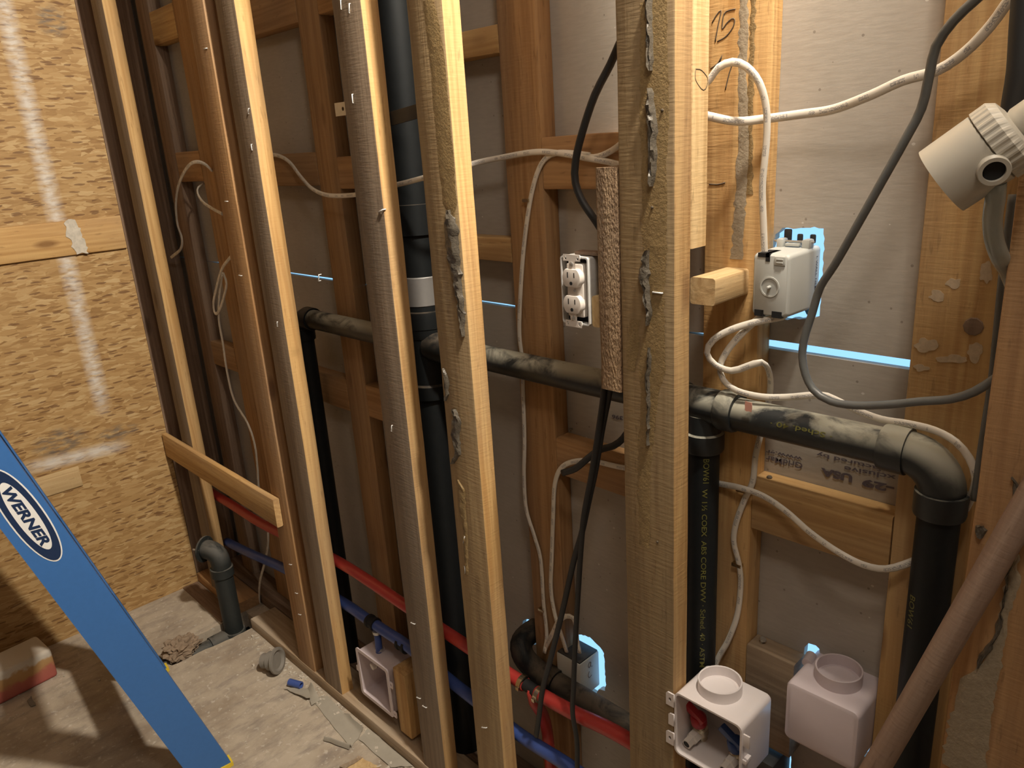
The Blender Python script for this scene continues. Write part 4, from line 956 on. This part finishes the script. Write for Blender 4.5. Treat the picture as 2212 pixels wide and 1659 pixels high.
# ------------------------------------------------------------------ hanging trap fitting at the right
hf = thing('hanging_trap_fitting', 'beige grey plastic trap fitting with threaded side port, hanging at the right', 'fitting', (1.65, -.05, 1.43))
E0 = P(2034, 391, Y=-.052); E1 = P(2143, 316, Y=-.045); E2 = P(2196, 281, Y=-.041)
ax = (E2-E0).normalized(); L1 = (E1-E0).length; L2 = (E2-E0).length
rb = .0335
wpart('body', lathe([(rb-.004, .002), (rb-.003, 0), (rb, 0), (rb, L1-.001), (rb-.002, L1), (rb-.005, L1)], E0, ax, 44), BEIGEP, hf)
wpart('open_end', lathe([(rb-.004, 0), (rb-.004, .0025)], E0-ax*.0003, ax, 40), DARK, hf)
s_, t_, a_ = basis(ax); bm = bmesh.new(); nr = 120; rings = []
for r_, h_ in ((rb-.003, L1), (rb+.0005, L1+.001), (rb+.0005, L2-.006), (rb-.004, L2), (.02, L2+.002)):
    rings.append([E0 + a_*h_ + (s_*math.cos(2*math.pi*i/nr)+t_*math.sin(2*math.pi*i/nr))*(r_ + (.0008 if (i % 4) < 2 and r_ > .03 else 0)) for i in range(nr)])
bm_ring_loft(bm, rings); wpart('ribbed_cap', fin(bm, False), BEIGEP, hf)
wpart('neck', lathe([(.016, 0), (.018, .004), (.018, .02), (.014, .022), (.014, .07)], E0+ax*(L2+.001), ax, 24), BEIGEP, hf)
pc = P(2150, 375, Y=-.082); pd = (CAM-pc).normalized(); pd = (pd + Vector((.45, -.1, -.75))*.55).normalized()
pb = pc - pd*.022
prof = [(.0088, .018), (.0122, .018)]
for k in range(6): prof += [(.0128, .0172-k*.0025), (.0119, .016-k*.0025)]
prof += [(.0122, 0), (.0122, -.026), (.0088, -.026)]
wpart('threaded_port', lathe(prof, pb, pd, 32, closed=True), BEIGEP, hf)
wpart('port_bore', lathe([(.0089, .004), (.0089, .0145)], pb, pd, 28), DARK, hf)
cable('cloudy drain tube hanging from the trap fitting', [(2152, 395, -.05), (2150, 430, -.045), (2144, 470, -.035), (2147, 515, -.02), (2160, 555, -.002), (2180, 590, .035), (2200, 640, .05)], .0082, .0082, CLEAR, 'drain_tube', 'tube', n=16)
cable('black hose behind the trap fitting at the top right', [(2222, -40, .01), (2214, 60, .01), (2208, 150, .01), (2196, 225, .012), (2186, 300, .016), (2178, 360, .03)], .0125, .0125, BLACKP, 'hose', 'hose', n=16)
cable('thin grey cord dropping in the gap beside the right edge stud', [(2188, 420, .10), (2178, 500, .10), (2168, 580, .10), (2158, 680, .10), (2152, 740, .10), (2146, 800, .1), (2138, 860, .1), (2122, 960, .1), (2105, 1080, .1)], .0045, .0045, GCABLE, 'cord', 'cable')

# ------------------------------------------------------------------ leaning pole
pa, pb2 = P(2212, 1102, Y=-.016), P(1868, 1700, Y=-.085)
dv = (pb2-pa); 
top = pa - dv*.9; k = (pa.z-.0)/(pa.z-pb2.z); bot = pa + dv*k*.999
POLE = wood('brown_pole', (.34, .25, .185), (.25, .17, .12), knots=.2, dirt=(.26, .14, .11), dirt_amt=.35)
L_ = (top-bot).length
bm = bmesh.new(); lathe([(.0135, 0), (.0142, .01), (.0142, L_*.5), (.0138, L_)], (0, 0, 0), (0, 0, 1), 24, bm)
po = obj('leaning_pole', fin(bm, True), POLE); po.location = bot; po.rotation_euler = (top-bot).to_track_quat('Z', 'Y').to_euler()
tag(po, 'brown round pole leaning across the lower right corner', 'pole')

# ------------------------------------------------------------------ blue step ladder
la = Vector((-.0096, -.2785, .9604)); wdir = -Vector((.1061, .9547, .2779)); LN = la.cross(wdir).normalized(); LN = LN if LN.x > 0 else -LN
Fr = P(500, 1648, Z=.01)
lad = thing('step_ladder', 'blue fibreglass step ladder with a white and navy oval maker badge', 'ladder', Fr)
def rail(base, a, w, nrm, L, wd, name, inward):
    """C-channel: web wd wide, flanges pointing to -nrm"""
    a = a.normalized(); fl_ = .028*inward; t = .0035
    prof = [(0, 0), (wd, 0), (wd, -fl_), (wd-t, -fl_), (wd-t, -t*inward), (t, -t*inward), (t, -fl_), (0, -fl_)]
    bm = bmesh.new(); rings = []
    for s in (0, L):
        ring = []
        for u, v in prof:
            p = base + w*u + nrm*v + a*s
            ring.append(p)
        rings.append(ring)
    # horizontal foot cut
    for i, p in enumerate(rings[0]): rings[0][i] = p + a*((.008-p.z)/a.z)
    bm_ring_loft(bm, rings); return wpart(name, fin(bm), LADBLUE, lad)
HL = 1.75
rail(Fr, la, wdir, LN, HL, .09, 'front_rail', 1)
foot2 = P(357, 1437, Z=.006)
la2 = (la + Vector((.055, 0, 0))).normalized()
rail(foot2 - LN*0, la2, wdir, LN, HL, .09, 'front_rail', -1)
# rear rails
ap = Fr + la*HL; ap2 = foot2 + la2*HL
rb_ = Vector((0.02, -.36, -.93)).normalized()
for A_, inn in ((ap, 1), (ap2, -1)):
    base = A_ + wdir*.1; k = base.z/(-rb_.z); q = base + rb_*k
    bm = bmesh.new(); u = Vector((0, 1, 0)); rings = []
    for s in (0, 1):
        c = q.lerp(base, s); rings.append([c + LN*x + u*y for x, y in ((0, 0), (0, .055), (-.02*inn, .055), (-.02*inn, 0))])
    bm_ring_loft(bm, rings); wpart('rear_rail', fin(bm), LADBLUE, lad)
for i in range(1, 6):
    h = .30*i/la.z
    a_, b_ = Fr + la*h + wdir*.006 - LN*.016, foot2 + la2*h + wdir*.006 + LN*.016
    d_ = b_-a_; bm = bmesh.new(); rings = []
    for p in (a_, b_): rings.append([p, p + Vector((0, -.076, 0)), p + Vector((0, -.076, -.025)), p + Vector((0, -.072, -.025)), p + Vector((0, -.072, -.004)), p + Vector((0, -.004, -.004)), p + Vector((0, -.004, -.025)), p + Vector((0, 0, -.025))])
    bm_ring_loft(bm, rings); wpart('step', fin(bm), STEEL, lad)
bm = bmesh.new(); tc = (ap+ap2)/2 + wdir*.09
bm_box(bm, (tc.x-.20, tc.y-.12, tc.z-.03), (tc.x+.20, tc.y+.09, tc.z+.02), .012); wpart('top_cap', fin(bm, True), YELLOW, lad)
for f_, inn in ((Fr, 1), (foot2, -1)):
    bm = bmesh.new(); p = f_ + la*((.0-f_.z)/la.z)
    rings = []
    for z in (0.0, .016):
        c = p + la*(z/la.z); rings.append([c + LN*.0015*inn - wdir*.002, c + LN*.0015*inn + wdir*.094, c - LN*.031*inn + wdir*.094, c - LN*.031*inn - wdir*.002])
    for r_ in rings:
        for q_ in r_: pass
    for k_, zz in ((0, .0005), (1, .0125)):
        rings[k_] = [Vector((p_.x, p_.y, 0)) + Vector((0, 0, zz)) for p_ in [f_ + LN*.0015*inn + Vector((0, .004, 0)), f_ + LN*.0015*inn + Vector((0, -.098, 0)), f_ - LN*.031*inn + Vector((0, -.098, 0)), f_ - LN*.031*inn + Vector((0, .004, 0))]]
    bm_ring_loft(bm, rings); wpart('rubber_foot', fin(bm), YELLOW, lad)
# badge on the near rail: oval rings and lettering, laid out in the web's own plane (u across, s along)
def badge(me, mat, name, off, par=None):
    for v in me.vertices: v.co = BC + BU*v.co.x + BV*v.co.y + LN*off
    return wpart(name, me, mat, lad)
bt = P(70, 1117, X=Fr.x-.02)
# intersect pixel ray with web plane
d_ = RT*((57-W/2)/FPX) - UP*((1116-H/2)/FPX) + _fw
BC = CAM + d_*((Fr-CAM).dot(LN)/d_.dot(LN))
BU = -la; BV = wdir*-1
BU = (BU - LN*BU.dot(LN)).normalized()
def ell(a, b, n=48): return [(a*math.cos(2*math.pi*i/n), b*math.sin(2*math.pi*i/n)) for i in range(n)]
def flat(pts):
    bm = bmesh.new(); bm.faces.new([bm.verts.new((x, y, 0)) for x, y in pts]); me = bpy.data.meshes.new('m'); bm.to_mesh(me); bm.free(); return me
def lens(a, b, n=48):
    out = []
    for i in range(n):
        t = 2*math.pi*i/n; out.append((a*math.copysign(abs(math.cos(t))**.92, math.cos(t)), b*math.sin(t)))
    return out
badge(flat(lens(.1195, .0315)), PRINTW, 'badge_border', .0006)
badge(flat(lens(.1160, .0285)), NAVY, 'badge_oval', .0011)
badge(flat(lens(.0865, .0185)), PRINTW, 'badge_centre', .0016)
tm = text_mesh('WERNER', .146, .0195, .04, .22)
for v in tm.vertices: v.co.x -= .073; v.co.y -= .0098
badge(tm, NAVY, 'badge_lettering', .0021)

# ------------------------------------------------------------------ loose things on the floor
fc_ = P(598, 1449, Z=0)
fa = Vector((.80, .50, .12)).normalized()
fg = thing('loose_flange', 'dusty grey plastic flange fitting lying on the floor by the plate', 'fitting', fc_)
GRY = plain('dusty_grey_plastic', (.23, .21, .18), .75, noise_amt=.3, scale=30)
fb = fc_ + Vector((-.032, -.024, .034))
wpart('barrel', lathe([(.018, 0), (.022, .002), (.022, .022), (.028, .024), (.028, .048)], fb, fa, 28), GRY, fg)
wpart('flange', lathe([(.028, .047), (.0395, .048), (.0395, .0535), (.031, .055), (.024, .047)], fb, fa, 32), GRY, fg)
pbq = P(638, 1477, Z=.0115)
pxo = obj('pipe_offcut', tube_hollow(pbq-Vector((.020, .008, 0)), pbq+Vector((.020, .008, 0)), .0105, .0075, 18), BLUE); tag(pxo, 'short offcut of blue water pipe on the floor', 'pipe offcut')
# stained block at the left
so = obj('stained_offcut', box_mesh((-.12, -.18, 0), (0, .0, .098), .012, 3), STAIN, loc=(-.578, -.520, .0)); so.rotation_euler = (0, 0, .10)
tag(so, 'red and ochre paint stained lumber offcut at the left edge', 'offcut')
# floor slab beyond the trench
# crumpled paper in the trench
def crumple(c, r, seed, sq=(1, 1, .6)):
    bm = bmesh.new(); bmesh.ops.create_icosphere(bm, subdivisions=4, radius=1)
    for v in bm.verts:
        n0 = noise.noise(v.co*2.2+Vector((seed, 0, 0))); n1 = noise.cell(v.co*4.5+Vector((seed, 3, 0)))
        ridge = abs(noise.noise(v.co*5.0+Vector((0, seed, 0))))
        k = 1 + .35*n0 - .5*ridge + .10*n1
        v.co = Vector((v.co.x*r*k*sq[0], v.co.y*r*k*sq[1], v.co.z*r*k*sq[2])) + Vector(c)
    return fin(bm, False)
q = P(400, 1412, Z=-.01)
tag(obj('crumpled_paper', crumple((q.x-.012, q.y-.005, .006), .047, 4, (1.0, 1.25, .85)), PAPER), 'crumpled brown paper stuffed into the floor trench', 'paper')
# torn vinyl pieces near the plate
def sheet(label, corners, mat, curl=.0, seed=1, n=16, m=8, name='vinyl_scrap', th=.0018, z=.002, lift=None):
    """bent scrap of sheet between four floor corners (pixels)"""
    q = [P(x, y, Z=z) for x, y in corners]; bm = bmesh.new(); V = []
    for i in range(n+1):
        r_ = []
        for j in range(m+1):
            u, v = i/n, j/m
            p = q[0].lerp(q[1], u).lerp(q[3].lerp(q[2], u), v)
            p = p + Vector((noise.noise(p*60+Vector((seed, 0, 0)))*.004*(1 if i in (0, n) or j in (0, m) else .3), noise.noise(p*60+Vector((0, seed, 0)))*.004*(1 if i in (0, n) or j in (0, m) else .3), 0))
            p.z = z + abs(noise.noise(p*18+Vector((seed, seed, 0))))*.006 + (lift(u, v) if lift else 0)
            r_.append(bm.verts.new(p))
        V.append(r_)
    for i in range(n):
        for j in range(m): bm.faces.new((V[i][j], V[i+1][j], V[i+1][j+1], V[i][j+1]))
    bmesh.ops.recalc_face_normals(bm, faces=bm.faces[:])
    bmesh.ops.solidify(bm, geom=bm.faces[:], thickness=th)
    return tag(obj(name, fin(bm, True), mat), label, 'scrap')
def z5(x, y): return (560+x/5.947, 1380+y/5.947)
sheet('wide torn vinyl scrap with one curled end along the plate', [z5(660, 760), z5(880, 740), z5(1330, 1190), z5(1170, 1400)], VINYL, seed=2, lift=lambda u, v: .018*max(0, v-.80)/.2*u*0 + .012*(max(0, u-.8)/.2)**1.5*(v > .5))
sheet('narrow bent vinyl sliver pointing into the room', [z5(320, 645), z5(640, 640), z5(660, 800), z5(620, 800)], VINYL, seed=5, lift=lambda u, v: .010*v)
sheet('curled vinyl strip lying under the wide scrap', [z5(825, 1310), z5(870, 1285), z5(1190, 1400), z5(1150, 1430)], VINYL, seed=7, n=14, m=4, lift=lambda u, v: .012*math.sin(math.pi*u))
sheet('long dirty vinyl strip continuing along the plate', [z5(1280, 1290), z5(1400, 1150), z5(1980, 1640), z5(1700, 1659)], VINYL, seed=9, z=.003)
sheet('bare plywood sliver at the bottom edge of the floor', [z5(1050, 1659), z5(1330, 1530), z5(1540, 1659), z5(1300, 1720)], PALE, seed=11, z=.001, name='plywood_scrap')
sheet('thin dark splinter of wood beside the plywood sliver', [z5(1040, 1650), z5(1270, 1510), z5(1330, 1530), z5(1100, 1680)], GREY, seed=12, z=.003, m=3, name='wood_splinter')
sheet('small vinyl flap standing by the blue offcut', [z5(620, 640), z5(680, 640), z5(790, 800), z5(670, 860)], VINYL, seed=15, z=.003, lift=lambda u, v: .02*(1-v)*u)
sheet('grey paint flake lying on the floor at the left', [(57, 1515), (67, 1505), (78, 1524), (68, 1528)], GRY, seed=17, n=6, m=6, name='paint_flake')
# crumbs: uncountable
rnd = random.Random(77); bm = bmesh.new()
def crumb(x, y, s):
    h = s*.5; g = bmesh.ops.create_cube(bm, size=1); a = rnd.random()*6.28; c, n_ = math.cos(a), math.sin(a)
    ex, ey, ez = s*(.5+rnd.random()), s*(.4+rnd.random()*.6), s*(.3+.4*rnd.random())
    for v in g['verts']:
        px, py, pz_ = v.co.x*ex*(.7+.6*rnd.random()), v.co.y*ey*(.7+.6*rnd.random()), (v.co.z+.5)*ez
        v.co = Vector((x+px*c-py*n_, y+px*n_+py*c, pz_))
for i in range(420):
    t = rnd.random()
    if t < .6:
        x = rnd.uniform(-.3, .75); y = -.006-abs(rnd.gauss(0, .025)); s = rnd.choice((.003, .004, .005, .008))
    else:
        x = rnd.uniform(-.3, .6); y = rnd.uniform(-.75, -.02); s = rnd.choice((.002, .002, .003, .004))
    crumb(x, y, s)
for i in range(60): crumb(rnd.uniform(-.74, -.45), rnd.uniform(-.9, -.3), rnd.choice((.003, .004, .006)))
cr = tag(obj('floor_crumbs', fin(bm), CHIP), 'pale plaster crumbs scattered over the dusty floor', 'debris', kind='stuff')
